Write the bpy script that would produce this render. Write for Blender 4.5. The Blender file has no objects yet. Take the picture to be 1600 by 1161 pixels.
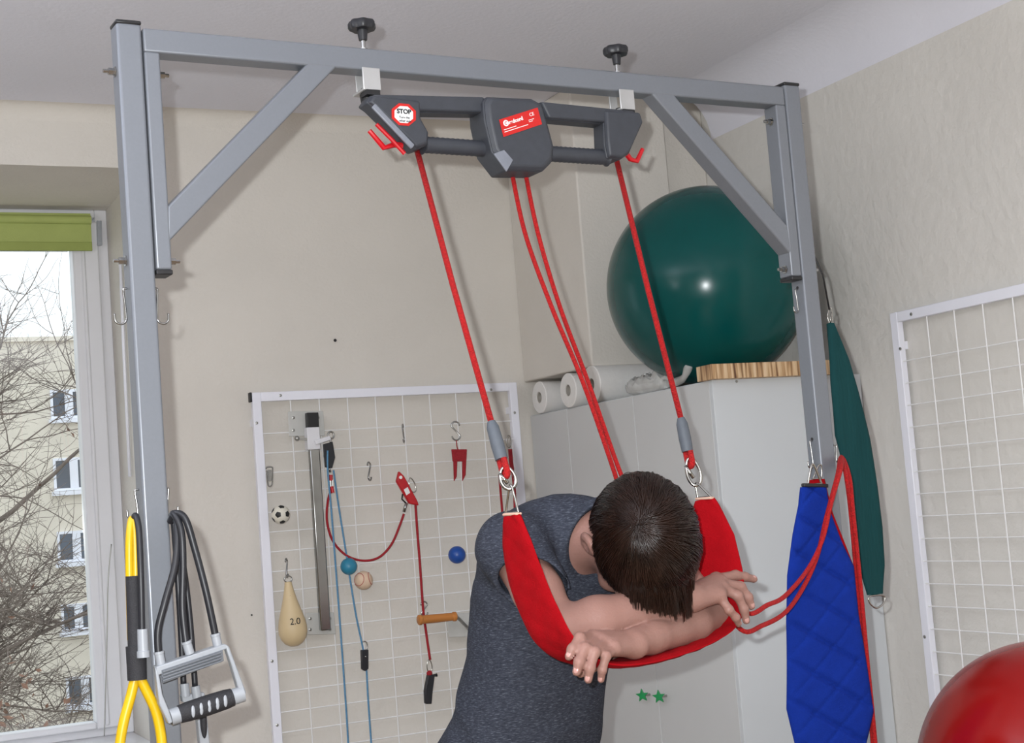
import bpy, math, random
import numpy as np
from mathutils import Vector, noise
random.seed(7); rng = np.random.default_rng(7)
scn = bpy.context.scene
COL = scn.collection
PI = math.pi
def V3(*a): return np.array(a, float)

# ------------------------------------------------------------ camera, light, exposure
F_PX = 2300.0
PITCH, ROLL, YAW = (math.radians(a) for a in (5.077, -4.493, 25.78))
CAM = V3(0, 0, 1.5)
_f = V3(math.sin(YAW)*math.cos(PITCH), math.cos(YAW)*math.cos(PITCH), math.sin(PITCH))
_r0 = V3(math.cos(YAW), -math.sin(YAW), 0); _u0 = np.cross(_r0, _f)
_r = math.cos(ROLL)*_r0 + math.sin(ROLL)*_u0
_u = -math.sin(ROLL)*_r0 + math.cos(ROLL)*_u0
cam = bpy.data.cameras.new('camera'); camo = bpy.data.objects.new('camera', cam); COL.objects.link(camo)
cam.sensor_width = 36; cam.lens = 36*F_PX/1600; cam.clip_start = .05; cam.clip_end = 200
from mathutils import Matrix
camo.matrix_world = Matrix(((_r[0], _u[0], -_f[0], CAM[0]), (_r[1], _u[1], -_f[1], CAM[1]), (_r[2], _u[2], -_f[2], CAM[2]), (0, 0, 0, 1)))
scn.camera = camo
scn.view_settings.view_transform = 'Standard'; scn.view_settings.look = 'None'
scn.view_settings.gamma = 1; scn.view_settings.use_curve_mapping = False
scn.view_settings.exposure = 0.1
w = bpy.data.worlds.new('sky'); scn.world = w; w.use_nodes = True
bg = w.node_tree.nodes['Background']; bg.inputs[0].default_value = (.90, .95, 1, 1); bg.inputs[1].default_value = 1.5
def lamp(name, kind, loc, power, col, size=.02, rot=None, sy=None):
    L = bpy.data.lights.new(name, kind); o = bpy.data.objects.new(name, L); COL.objects.link(o)
    o.location = loc; L.energy = power; L.color = col
    if kind == 'AREA':
        L.size = size
        if sy: L.shape = 'RECTANGLE'; L.size_y = sy
    else: L.shadow_soft_size = size
    if rot: o.rotation_euler = rot
    return o
fl = CAM - _r*.055 + _u*.05 + _f*.02
lamp('camera_flash', 'POINT', fl, 272, (.955, .985, 1), .011)
lamp('added_ceiling_fill', 'AREA', (0.2, .3, 2.86), 22, (.97, .98, 1), 1.2, (0, 0, 0), .5)  # unseen lamp added to raise the ambient light
lamp('added_uplight_fill', 'AREA', (-1.38, 2.2, 1.95), 68, (.91, .96, 1.03), .34, (PI, 0, 0))  # added source aimed up, bounces soft fill off the ceiling

# ------------------------------------------------------------ pixel of the 1600x1161 photograph -> point on a true plane of the room
def ray(px, py): return _f + _r*(px-800)/F_PX - _u*(py-580.5)/F_PX
def atY(px, py, Y): d = ray(px, py); return CAM + d*(Y/d[1])
def atX(px, py, X): d = ray(px, py); return CAM + d*(X/d[0])
def atZ(px, py, Z): d = ray(px, py); return CAM + d*((Z-1.5)/d[2])
FA = math.radians(4); FD = V3(math.cos(FA), math.sin(FA), 0); FN = V3(-math.sin(FA), math.cos(FA), 0)
def onF(px, py, dy=0.0, Yf=2.5):          # on the plane of the frame, dy behind its front face
    d = ray(px, py); k = (FN @ V3(0, Yf, 0) + dy)/(FN @ d); return CAM + d*k
PH = math.radians(12)
BF = V3(math.sin(PH), -math.cos(PH), 0); BL = V3(math.cos(PH), math.sin(PH), 0); BO = V3(1.303, 2.59, 0)
def B(f, l, z): return BO + BF*f + BL*l + V3(0, 0, z)
def Bl(px, py, t): d = ray(px, py); return CAM + d*((t - BL @ (CAM-BO))/(BL @ d))
def Bf(px, py, f): d = ray(px, py); return CAM + d*((f - BF @ (CAM-BO))/(BF @ d))

# ------------------------------------------------------------ materials
def lin(c): return tuple((x/255/12.92 if x/255 <= .04045 else ((x/255+.055)/1.055)**2.4) for x in c) + (1,)
MATS = {}
def mat(name, rgb, rough=.6, metal=0, spec=.5, var=0, scale=20, bump=0, bscale=60, coat=0, detail=4, stretch=None, sub=0, rgb2=None, sheen=0):
    m = bpy.data.materials.new(name); m.use_nodes = True; nt = m.node_tree; b = nt.nodes['Principled BSDF']
    b.inputs['Roughness'].default_value = rough; b.inputs['Metallic'].default_value = metal
    b.inputs['Specular IOR Level'].default_value = spec; b.inputs['Coat Weight'].default_value = coat
    if sheen: b.inputs['Sheen Weight'].default_value = sheen
    if sub:
        b.inputs['Subsurface Weight'].default_value = sub; b.inputs['Subsurface Radius'].default_value = (.012, .005, .003); b.inputs['Subsurface Scale'].default_value = 1
    c = lin(rgb); b.inputs['Base Color'].default_value = c
    tc = nt.nodes.new('ShaderNodeTexCoord'); mp = nt.nodes.new('ShaderNodeMapping'); nt.links.new(tc.outputs['Object'], mp.inputs[0])
    if stretch: mp.inputs['Scale'].default_value = stretch
    if var or rgb2:
        n = nt.nodes.new('ShaderNodeTexNoise'); n.inputs['Scale'].default_value = scale; n.inputs['Detail'].default_value = detail
        nt.links.new(mp.outputs[0], n.inputs['Vector'])
        r = nt.nodes.new('ShaderNodeValToRGB'); r.color_ramp.elements[0].position = .35; r.color_ramp.elements[1].position = .65
        c2 = lin(rgb2) if rgb2 else tuple(min(1, x*(1+var)) for x in c[:3])+(1,)
        c1 = c if rgb2 else tuple(x*(1-var) for x in c[:3])+(1,)
        r.color_ramp.elements[0].color = c1; r.color_ramp.elements[1].color = c2
        nt.links.new(n.outputs[0], r.inputs[0]); nt.links.new(r.outputs[0], b.inputs['Base Color'])
    if bump:
        n2 = nt.nodes.new('ShaderNodeTexNoise'); n2.inputs['Scale'].default_value = bscale; n2.inputs['Detail'].default_value = 5
        nt.links.new(mp.outputs[0], n2.inputs['Vector'])
        bp = nt.nodes.new('ShaderNodeBump'); bp.inputs['Strength'].default_value = bump; bp.inputs['Distance'].default_value = .01
        nt.links.new(n2.outputs[0], bp.inputs['Height']); nt.links.new(bp.outputs[0], b.inputs['Normal'])
    MATS[name] = m; return m
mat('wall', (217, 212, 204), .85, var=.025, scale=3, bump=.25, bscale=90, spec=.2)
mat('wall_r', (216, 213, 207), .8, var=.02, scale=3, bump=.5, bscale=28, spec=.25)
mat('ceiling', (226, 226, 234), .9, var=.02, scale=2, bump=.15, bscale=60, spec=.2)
mat('wall_dark', (122, 116, 108), .85, var=.03, scale=3)  # for the unseen walls, darkened to cut light bouncing round the room
mat('floor', (118, 98, 78), .5, var=.1, scale=4)  # unseen floor, darkened as well to hold down bounced light
mat('white_plastic', (222, 222, 226), .35, var=.01, scale=5)
mat('white_paint', (238, 239, 248), .3, var=.01, scale=5)
mat('laminate', (206, 210, 213), .4, var=.012, scale=4)
mat('laminate_door', (205, 206, 206), .45, var=.012, scale=4)
mat('seam', (120, 120, 118), .6)
mat('frame_grey', (120, 124, 131), .38, metal=.3, var=.015, scale=200, bump=.02, bscale=900)
mat('cap', (28, 28, 30), .45, var=.1, scale=40)
mat('steel', (165, 165, 163), .25, metal=1, var=.05, scale=60)
mat('chrome', (172, 170, 165), .16, metal=1, var=.03, scale=60)
mat('rail_steel', (150, 150, 148), .2, metal=1, var=.06, scale=30)
mat('dull_steel', (170, 170, 166), .38, metal=.9, var=.06, scale=30)
mat('alu', (190, 190, 190), .45, metal=.6, var=.04, scale=30)
mat('body_grey', (56, 59, 66), .5, var=.06, scale=60, bump=.08, bscale=500)
mat('body_edge', (120, 124, 134), .45, var=.05, scale=80)
mat('sticker_red', (196, 28, 24), .4, var=.02, scale=30)
mat('sticker_white', (238, 238, 238), .4, var=.01, scale=30)
mat('ink', (25, 28, 32), .6, var=.05, scale=30)
mat('ink_white', (245, 235, 235), .5, var=.01, scale=30)
mat('red_plastic', (190, 18, 30), .35, var=.05, scale=60)
mat('rope_red', (180, 10, 14), .7, var=.22, scale=260, bump=.7, bscale=420)
mat('rope_dark', (165, 25, 38), .65, var=.15, scale=260, bump=.5, bscale=420)
mat('sleeve_grey', (84, 90, 98), .6, var=.05, scale=60)
mat('sling_red', (150, 5, 16), .9, var=.05, scale=30, bump=.25, bscale=400, spec=.12)
mat('sling_edge', (206, 170, 150), .8, var=.05, scale=30)
mat('blue_fabric', (16, 44, 134), .9, var=.06, scale=25, bump=.3, bscale=400, spec=.12)
mat('green_fabric', (24, 64, 66), .85, var=.12, scale=14, bump=.35, bscale=160, stretch=(1, 1, .12), spec=.12)
mat('ball_green', (2, 74, 72), .22, var=.06, scale=5, bump=.02, bscale=14, spec=.3)
mat('ball_red', (140, 12, 10), .24, var=.06, scale=3, bump=.02, bscale=8, spec=.4)
mat('paper', (232, 230, 227), .9, var=.015, scale=60, bump=.2, bscale=300, spec=.1)
mat('core', (165, 160, 152), .9, var=.1, scale=60)
mat('skin', (144, 108, 98), .5, var=.07, scale=14, bump=.12, bscale=260, sub=.12, spec=.35)
mat('nail', (180, 136, 128), .25, var=.02, scale=40)
mat('lips', (190, 110, 100), .45, var=.03, scale=40)
mat('hair', (32, 18, 12), .30, var=.3, scale=35, spec=.4)
mat('hair_base', (24, 15, 11), .6, var=.3, scale=35, spec=.3)
mat('trousers', (28, 30, 36), .85, var=.08, scale=60)
mat('shoe', (60, 60, 62), .6, var=.08, scale=60)
mat('blind', (166, 178, 104), .8, var=.04, scale=12, bump=.15, bscale=300)
mat('blind_hem', (150, 162, 88), .8, var=.04, scale=12)
mat('rubber_black', (30, 31, 36), .42, var=.08, scale=60)
mat('rubber_yellow', (205, 166, 8), .38, var=.06, scale=30)
mat('grey_plastic', (150, 154, 160), .4, var=.03, scale=40)
mat('grey_ribs', (96, 100, 106), .5, var=.05, scale=40)
mat('foam', (36, 36, 40), .7, var=.1, scale=120, bump=.3, bscale=500)
mat('wood_pale', (212, 190, 150), .5, var=.06, scale=9, stretch=(1, 1, .15))
mat('wood_orange', (190, 122, 58), .45, var=.12, scale=30, stretch=(.2, 1, 1))
mat('cord_blue', (92, 142, 178), .7, var=.1, scale=200, bump=.3, bscale=500)
mat('ball_blue', (28, 76, 158), .35, var=.08, scale=40)
mat('ball_teal', (48, 130, 160), .4, var=.08, scale=40)
mat('ball_white', (226, 222, 208), .5, var=.03, scale=40)
mat('ball_black', (28, 28, 28), .5, var=.03, scale=40)
mat('ball_base', (220, 192, 166), .6, var=.05, scale=40)
mat('stitch', (170, 60, 60), .6)
mat('star_green', (20, 140, 78), .3, var=.05, scale=50, coat=.4)
mat('bracket_clear', (196, 196, 192), .35, var=.03, scale=40)
mat('facade', (228, 219, 205), .9, var=.05, scale=.8, bump=.2, bscale=5)
mat('facade_glass', (70, 78, 92), .12, var=.35, scale=.35, spec=.8)
mat('curtain', (214, 214, 208), .9, var=.05, scale=4)
mat('ground', (120, 112, 92), .95, var=.2, scale=.5)
mat('bark', (124, 112, 104), .9, var=.2, scale=3)
mat('dry_leaf', (128, 96, 80), .9, var=.3, scale=4)
mat('bench', (60, 90, 130), .6, var=.04, scale=8)

def stripes():
    m = mat('striped_wood', (190, 155, 115), .5); nt = m.node_tree; b = nt.nodes['Principled BSDF']
    tc = nt.nodes.new('ShaderNodeTexCoord'); mp = nt.nodes.new('ShaderNodeMapping'); mp.inputs['Scale'].default_value = (1, 1, .06)
    nt.links.new(tc.outputs['Object'], mp.inputs[0])
    n = nt.nodes.new('ShaderNodeTexNoise'); n.inputs['Scale'].default_value = 75; n.inputs['Detail'].default_value = 3
    nt.links.new(mp.outputs[0], n.inputs['Vector'])
    r = nt.nodes.new('ShaderNodeValToRGB'); e = r.color_ramp.elements
    e[0].position = .33; e[0].color = lin((96, 62, 42)); e[1].position = .7; e[1].color = lin((226, 200, 166))
    x = e.new(.46); x.color = lin((186, 148, 106)); x = e.new(.56); x.color = lin((214, 184, 146))
    nt.links.new(n.outputs[0], r.inputs[0]); nt.links.new(r.outputs[0], b.inputs['Base Color'])
stripes()
def shirt_mat():
    m = mat('shirt', (72, 78, 92), .9, spec=.15); nt = m.node_tree; b = nt.nodes['Principled BSDF']
    tc = nt.nodes.new('ShaderNodeTexCoord'); mp = nt.nodes.new('ShaderNodeMapping'); mp.inputs['Scale'].default_value = (1, 1, 5)
    mp.inputs['Rotation'].default_value = (math.radians(-20), 0, 0)
    nt.links.new(tc.outputs['Object'], mp.inputs[0])
    n = nt.nodes.new('ShaderNodeTexNoise'); n.inputs['Scale'].default_value = 110; n.inputs['Detail'].default_value = 4; n.inputs['Roughness'].default_value = .7
    nt.links.new(mp.outputs[0], n.inputs['Vector'])
    r = nt.nodes.new('ShaderNodeValToRGB'); e = r.color_ramp.elements
    e[0].position = .35; e[0].color = lin((42, 45, 54)); e[1].position = .74; e[1].color = lin((108, 112, 122)); x = e.new(.56); x.color = lin((60, 64, 75))
    nt.links.new(n.outputs[0], r.inputs[0]); nt.links.new(r.outputs[0], b.inputs['Base Color'])
    bp = nt.nodes.new('ShaderNodeBump'); bp.inputs['Strength'].default_value = .35; bp.inputs['Distance'].default_value = .003
    nt.links.new(n.outputs[0], bp.inputs['Height']); nt.links.new(bp.outputs[0], b.inputs['Normal'])
shirt_mat()
def glass_mat(name, tint, gl):
    m = bpy.data.materials.new(name); m.use_nodes = True; nt = m.node_tree; nt.nodes.clear()
    o = nt.nodes.new('ShaderNodeOutputMaterial'); mx = nt.nodes.new('ShaderNodeMixShader'); t = nt.nodes.new('ShaderNodeBsdfTransparent'); g = nt.nodes.new('ShaderNodeBsdfGlossy')
    t.inputs[0].default_value = tint+(1,); g.inputs['Roughness'].default_value = gl[1]; mx.inputs[0].default_value = gl[0]
    nt.links.new(t.outputs[0], mx.inputs[1]); nt.links.new(g.outputs[0], mx.inputs[2]); nt.links.new(mx.outputs[0], o.inputs[0])
    MATS[name] = m
glass_mat('glass', (.96, .98, .98), (.05, .02))
def bag_mat():
    m = bpy.data.materials.new('plastic_film'); m.use_nodes = True; nt = m.node_tree; b = nt.nodes['Principled BSDF']
    b.inputs['Base Color'].default_value = lin((225, 225, 222)); b.inputs['Roughness'].default_value = .25; b.inputs['Alpha'].default_value = .55
    MATS['plastic_film'] = m
bag_mat()
MATS['wire_white'] = mat('wire_white', (240, 240, 240), .3, var=.01, scale=5)

# ------------------------------------------------------------ mesh building
def nrm(v): v = np.asarray(v, float); return v/(np.linalg.norm(v)+1e-12)
class MB:
    def __init__(s): s.v = []; s.f = []; s.mi = []
    def add(s, vs, fs, mi=0):
        o = len(s.v); s.v += [tuple(map(float, p)) for p in vs]; s.f += [tuple(i+o for i in f) for f in fs]; s.mi += [mi]*len(fs); return s
    def box(s, c, h, ax=None, mi=0):
        c = np.asarray(c, float); ax = ax or (V3(1, 0, 0), V3(0, 1, 0), V3(0, 0, 1))
        vs = [c + ax[0]*h[0]*i + ax[1]*h[1]*j + ax[2]*h[2]*k for k in (-1, 1) for j in (-1, 1) for i in (-1, 1)]
        return s.add(vs, [(0, 2, 3, 1), (4, 5, 7, 6), (0, 1, 5, 4), (2, 6, 7, 3), (0, 4, 6, 2), (1, 3, 7, 5)], mi)
    def ab(s, a, b, mi=0):
        a = np.minimum(a, b); b2 = np.maximum(np.asarray(a), np.asarray(b)); return s.box((np.asarray(a)+b2)/2, (b2-np.asarray(a))/2, None, mi)
    def beam(s, p, q, w, h, up=(0, 0, 1), mi=0):       # box from p to q, w across, h along up
        p = np.asarray(p, float); q = np.asarray(q, float); d = nrm(q-p); sd = nrm(np.cross(d, up)); u = np.cross(sd, d)
        return s.box((p+q)/2, (np.linalg.norm(q-p)/2, w/2, h/2), (d, sd, u), mi)
    def prism(s, pts, ext, mi=0):
        n = len(pts); ext = np.asarray(ext, float); a = [np.asarray(p, float) for p in pts]
        vs = a + [p+ext for p in a]
        fs = [tuple(range(n-1, -1, -1)), tuple(range(n, 2*n))] + [(i, (i+1) % n, n+(i+1) % n, n+i) for i in range(n)]
        return s.add(vs, fs, mi)
    def frustum(s, pts, ext, inset, mi=0):             # prism whose far cap is drawn in towards the middle
        n = len(pts); ext = np.asarray(ext, float); a = [np.asarray(p, float) for p in pts]; c = sum(a)/n
        b = [p + ext + (c-p)*min(.9, inset/np.linalg.norm(c-p)) for p in a]
        return s.add(a+b, [tuple(range(n-1, -1, -1)), tuple(range(n, 2*n))] + [(i, (i+1) % n, n+(i+1) % n, n+i) for i in range(n)], mi)
    def tube(s, pts, r, n=10, closed=False, mi=0, flat=None):
        P = [np.asarray(p, float) for p in pts]; m = len(P); R = [r]*m if np.isscalar(r) else list(r)
        T = []
        for i in range(m):
            a = P[(i-1) % m] if (closed or i > 0) else P[i]; b = P[(i+1) % m] if (closed or i < m-1) else P[i]
            T.append(nrm(b-a))
        ref = V3(0, 0, 1) if abs(T[0][2]) < .9 else V3(1, 0, 0)
        N = nrm(np.cross(T[0], ref)); vs = []
        for i in range(m):
            N = nrm(N - T[i]*(N @ T[i])); Bn = np.cross(T[i], N)
            for k in range(n):
                a = 2*PI*k/n; vs.append(P[i] + (N*math.cos(a) + Bn*math.sin(a))*R[i])
        fs = []
        for i in range(m if closed else m-1):
            j = (i+1) % m
            for k in range(n):
                k2 = (k+1) % n; fs.append((i*n+k, i*n+k2, j*n+k2, j*n+k))
        if not closed: fs += [tuple(range(n-1, -1, -1)), tuple((m-1)*n+k for k in range(n))]
        return s.add(vs, fs, mi)
    def lathe(s, c, axis, prof, n=24, mi=0, cap=True):  # prof: (distance along axis, radius)
        return s.tube([np.asarray(c, float)+nrm(axis)*a for a, r in prof], [max(r, 1e-5) for a, r in prof], n, False, mi)
    def sphere(s, c, r, seg=32, rings=18, ax=None, mi=0):
        c = np.asarray(c, float); r = (r, r, r) if np.isscalar(r) else r; ax = ax or (V3(1, 0, 0), V3(0, 1, 0), V3(0, 0, 1))
        vs = [c+ax[2]*r[2]]
        for i in range(1, rings):
            t = PI*i/rings
            for k in range(seg):
                a = 2*PI*k/seg; vs.append(c + ax[0]*r[0]*math.sin(t)*math.cos(a) + ax[1]*r[1]*math.sin(t)*math.sin(a) + ax[2]*r[2]*math.cos(t))
        vs.append(c-ax[2]*r[2]); e = len(vs)-1
        fs = [(0, 1+k, 1+(k+1) % seg) for k in range(seg)]
        for i in range(rings-2):
            for k in range(seg):
                k2 = (k+1) % seg; a = 1+i*seg; fs.append((a+k, a+seg+k, a+seg+k2, a+k2))
        a = 1+(rings-2)*seg; fs += [(a+k, e, a+(k+1) % seg) for k in range(seg)]
        return s.add(vs, fs, mi)
BASE = {}
def build(mb, name, mats, parent=None, smooth=None, bevel=0, base=None, label=None, cat=None, group=None, kind=None, seg=2):
    me = bpy.data.meshes.new(name)
    if parent is not None: b0 = BASE[parent.name]
    else:
        arr = np.array(mb.v); lo = arr.min(0); hi = arr.max(0)
        b0 = np.array([(lo[0]+hi[0])/2, (lo[1]+hi[1])/2, lo[2]]) if base is None else np.asarray(base, float)
    me.from_pydata([tuple(np.array(v)-b0) for v in mb.v] if len(mb.v) < 50000 else (np.array(mb.v)-b0).tolist(), [], mb.f)
    for mname in ([mats] if isinstance(mats, str) else mats): me.materials.append(MATS[mname])
    if any(mb.mi): me.polygons.foreach_set('material_index', mb.mi)
    me.update()
    o = bpy.data.objects.new(name, me); COL.objects.link(o); BASE[o.name] = b0
    if parent is not None: o.parent = parent
    else: o.location = b0
    if bevel:
        bv = o.modifiers.new('bevel', 'BEVEL'); bv.width = bevel; bv.segments = seg; bv.limit_method = 'ANGLE'; bv.angle_limit = math.radians(35)
    if smooth:
        me.polygons.foreach_set('use_smooth', [True]*len(me.polygons))
        if smooth != True: me.set_sharp_from_angle(angle=math.radians(smooth))
    elif bevel:
        me.polygons.foreach_set('use_smooth', [True]*len(me.polygons)); me.set_sharp_from_angle(angle=math.radians(30))
    tag(o, label, cat, group, kind)
    return o
def tag(o, label=None, cat=None, group=None, kind=None):
    if label: o['label'] = label
    if cat: o['category'] = cat
    if group: o['group'] = group
    if kind: o['kind'] = kind
    return o
def thing(name, base, label, cat, group=None):
    o = bpy.data.objects.new(name, None); COL.objects.link(o); o.location = tuple(base); BASE[o.name] = np.asarray(base, float)
    o.empty_display_size = .05
    return tag(o, label, cat, group)
def catmull(pts, n=8, closed=False):
    P = [np.asarray(p, float) for p in pts]; m = len(P); out = []
    for i in range(m if closed else m-1):
        if closed: a, b, c, d = P[(i-1) % m], P[i], P[(i+1) % m], P[(i+2) % m]
        else: a, b, c, d = P[max(i-1, 0)], P[i], P[i+1], P[min(i+2, m-1)]
        for k in range(n):
            t = k/n; out.append(.5*((2*b)+(c-a)*t+(2*a-5*b+4*c-d)*t*t+(3*b-a-3*c+d)*t**3))
    if not closed: out.append(P[-1])
    return out
def text_obj(s, size, origin, right, up, m, name, parent, depth=.0004, align='LEFT', bold=0):
    cu = bpy.data.curves.new(name, 'FONT'); cu.body = s; cu.size = size; cu.extrude = depth; cu.align_x = align; cu.offset = bold
    t = bpy.data.objects.new(name, cu); COL.objects.link(t)
    dg = bpy.context.evaluated_depsgraph_get(); dg.update()
    me = bpy.data.meshes.new_from_object(t.evaluated_get(dg)); bpy.data.objects.remove(t)
    right = nrm(right); up = nrm(up - right*(np.dot(up, right))); nn = np.cross(right, up)
    o = bpy.data.objects.new(name, me); COL.objects.link(o); me.materials.clear(); me.materials.append(MATS[m])
    b0 = BASE[parent.name]; p = np.asarray(origin, float)-b0
    for v in me.vertices:
        c = v.co.copy(); q = p+right*c.x+up*c.y+nn*c.z; v.co = tuple(q)
    o.parent = parent; BASE[o.name] = b0
    return o

# ------------------------------------------------------------ the room
CZ = 2.916; DB = 4.9; XR = 2.98; YW = 5.594; XWR = 1.046; ZL = 2.715; ZS = .775; XWL = -.75
XL, YR = -1.9, -1.7
m = MB().ab((XL, DB, 0), (XWL, 5.75, CZ)).ab((XWL, DB, ZL), (XWR, 5.75, CZ)).ab((XWL, DB, 0), (XWR, 5.75, ZS-.03)).ab((XWR, DB, 0), (XR+.2, 5.75, CZ))
build(m, 'wall_back', 'wall', kind='structure')
build(MB().ab((XR, YR, 0), (XR+.2, DB, CZ)), 'wall_right', 'wall_r', kind='structure')
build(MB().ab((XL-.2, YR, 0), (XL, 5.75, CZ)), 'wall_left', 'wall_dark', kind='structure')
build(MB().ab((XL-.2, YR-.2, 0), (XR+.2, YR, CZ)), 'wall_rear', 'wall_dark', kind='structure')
build(MB().ab((XL-.2, YR-.2, -.1), (XR+.2, 5.75, 0)), 'floor', 'floor', kind='structure')
build(MB().ab((XL-.2, YR-.2, CZ), (XR+.2, 5.75, CZ+.15)), 'ceiling', 'ceiling', kind='structure')
# boxed-in duct along the right wall above the cupboard
YB = 4.367; ZB = 1.94
build(MB().ab((2.412, YB, ZB), (2.785, DB+.0, CZ)).ab((2.785, YB+.05, ZB), (XR, DB, CZ)), 'trim_1', 'wall', kind='structure', bevel=.006)
# rounded coves where walls meet the ceiling
def cove(a, b, inward, r):
    a = np.asarray(a, float); b = np.asarray(b, float); inward = np.asarray(inward, float); mb = MB(); n = 8; prof = [V3(0, 0, 0)]
    for i in range(n+1):
        t = PI/2*i/n; prof.append(inward*(r-r*math.sin(t)) + V3(0, 0, -(r-r*math.cos(t))))
    mb.prism([a+p for p in prof], b-a); return mb
build(cove((XR, YR, CZ), (XR, YB, CZ), (-1, 0, 0), .17), 'trim_2', 'ceiling', kind='structure', smooth=40)
build(cove((XL, DB, CZ), (2.412, DB, CZ), (0, -1, 0), .05), 'trim_3', 'wall', kind='structure', smooth=40)

# window: white frame, one broad pane, sill
wn = thing('window_1', (0.15, YW, ZS), None, None); wn['kind'] = 'structure'
XG = atY(120, 600, YW)[0]
fr = MB()
fr.ab((XWR-.045, YW-.03, ZS), (XWR, YW+.06, ZL)).ab((XWL, YW-.03, ZS), (XWL+.045, YW+.06, ZL)).ab((XWL+.045, YW-.03, ZL-.03), (XWR-.045, YW+.06, ZL)).ab((XWL+.045, YW-.03, ZS), (XWR-.045, YW+.06, ZS+.04))
build(fr, 'window_frame', 'white_plastic', wn, bevel=.004)
sa = MB()
xs0, xs1 = XG, XWR-.04
sa.ab((xs0, YW-.055, ZS+.03), (xs1, YW+.03, ZL-.05)).ab((-.3, YW-.055, ZS+.03), (-.22, YW+.03, ZL-.05)).ab((-.22, YW-.055, ZL-.15), (xs0, YW+.03, ZL-.05)).ab((-.22, YW-.055, ZS+.03), (xs0, YW+.03, ZS+.055))
sa.ab((xs0+.03, YW-.062, ZS+.04), (xs0+.045, YW-.05, ZL-.06))
build(sa, 'window_sash', 'white_plastic', wn, bevel=.006)
build(MB().ab((-.22, YW-.01, ZS+.05), (xs0, YW-.004, ZL-.14)), 'glass_pane', 'glass', wn)
build(MB().ab((XWL+.04, YW-.01, ZS+.05), (-.3, YW-.004, ZL-.06)), 'glass_pane', 'glass', wn)
hp = atY(154, 345, YW-.06); hq = atY(155, 384, YW-.06)
build(MB().beam(hp, hq, .014, .012, (0, 1, 0)).beam(hp+V3(.007, -.004, .0), hq+V3(.007, -.004, .0), .006, .008, (0, 1, 0)), 'hinge_cover', 'grey_plastic', wn, bevel=.002)
build(MB().ab((XWL, DB-.03, ZS-.03), (XWR, YW, ZS)), 'window_sill', 'white_plastic', wn, bevel=.005)

# roller blind
bz0 = atY(144, 392, YW-.08)[2]; bx1 = atY(143, 370, YW-.08)[0]
bl = thing('roller_blind', (.35, YW-.08, bz0), 'green roller blind pulled a little way down the top of the window', 'blind')
build(MB().ab((-.25, YW-.082, bz0+.03), (bx1, YW-.078, 2.69)), 'blind_fabric', 'blind', bl)
build(MB().ab((-.25, YW-.086, bz0), (bx1, YW-.074, bz0+.032)), 'hem_bar', 'blind_hem', bl, bevel=.002)
build(MB().lathe((-.25, YW-.085, 2.665), (1, 0, 0), [(0, .016), (bx1+.25, .016)]), 'roller', 'blind', bl, smooth=40)
cd = [atY(174, 850, YW-.1), atY(169, 905, YW-.1), atY(167, 1000, YW-.1), atY(164, 1110, YW-.1), atY(163, 1150, YW-.1)]
build(MB().tube(catmull(cd, 5), .0022, 6), 'blind_cord', 'dull_steel', label='thin hanging draw cord against the white window sash', cat='cord', smooth=True)
gl = build(MB().tube([atX(188, 413, XWR-.01), atX(194, 560, XWR-.01), atX(203, 745, XWR-.01)], .006, 6), 'cable_channel', 'white_paint', label='thin white cable channel running down the window reveal behind the left post', cat='cable channel', smooth=True)

# ------------------------------------------------------------ outside: apartment block, bare trees, ground
YO = 60.
ap = thing('apartment_building', (12, YO, -12), 'cream rendered apartment block with white framed windows seen through the window', 'building')
zr = atY(60, 534, YO)[2]
build(MB().ab((-20, YO, -12), (50, YO+12, zr)), 'wall', 'facade', ap)
build(MB().ab((-20.2, YO-.2, zr), (50.2, YO+12, zr+.18)), 'roof_edge', 'facade', ap)
def far_window(x0, y0, x1, y1):
    a = atY(x0, y1, YO-.05); b = atY(x1, y0, YO-.05); z0, z1 = a[2], b[2]; X0 = a[0]; X1 = X0+(z1-z0)*1.05
    f = MB(); t = .10
    f.ab((X0+t, YO-.08, z0), (X1-t, YO+.02, z0+t)).ab((X0+t, YO-.08, z1-t), (X1-t, YO+.02, z1)).ab((X0, YO-.08, z0), (X0+t, YO+.02, z1)).ab((X1-t, YO-.08, z0), (X1, YO+.02, z1))
    xm = (X0+X1)/2+.1; f.ab((xm-.16, YO-.09, z0+t), (xm+.16, YO+.02, z1-t)); f.ab((X0-.1, YO-.3, z0-.18), (X1+.1, YO, z0-.02))
    o = build(f, 'window', 'white_paint', ap)
    p = MB().ab((X0+t, YO-.03, z0+t), (X1-t, YO-.02, z1-t)); build(p, 'pane', 'facade_glass', o)
    return X0, z0, X1, z1
for q in ((80, 608, 122, 655), (85, 714, 130, 768), (91, 828, 134, 880), (97, 941, 140, 988), (105, 1054, 146, 1106)):
    x0, z0, x1, z1 = far_window(*q)
build(MB().ab((-40, 7, -12.2), (70, YO+12, -12)), 'ground', 'ground', kind='structure')
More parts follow.
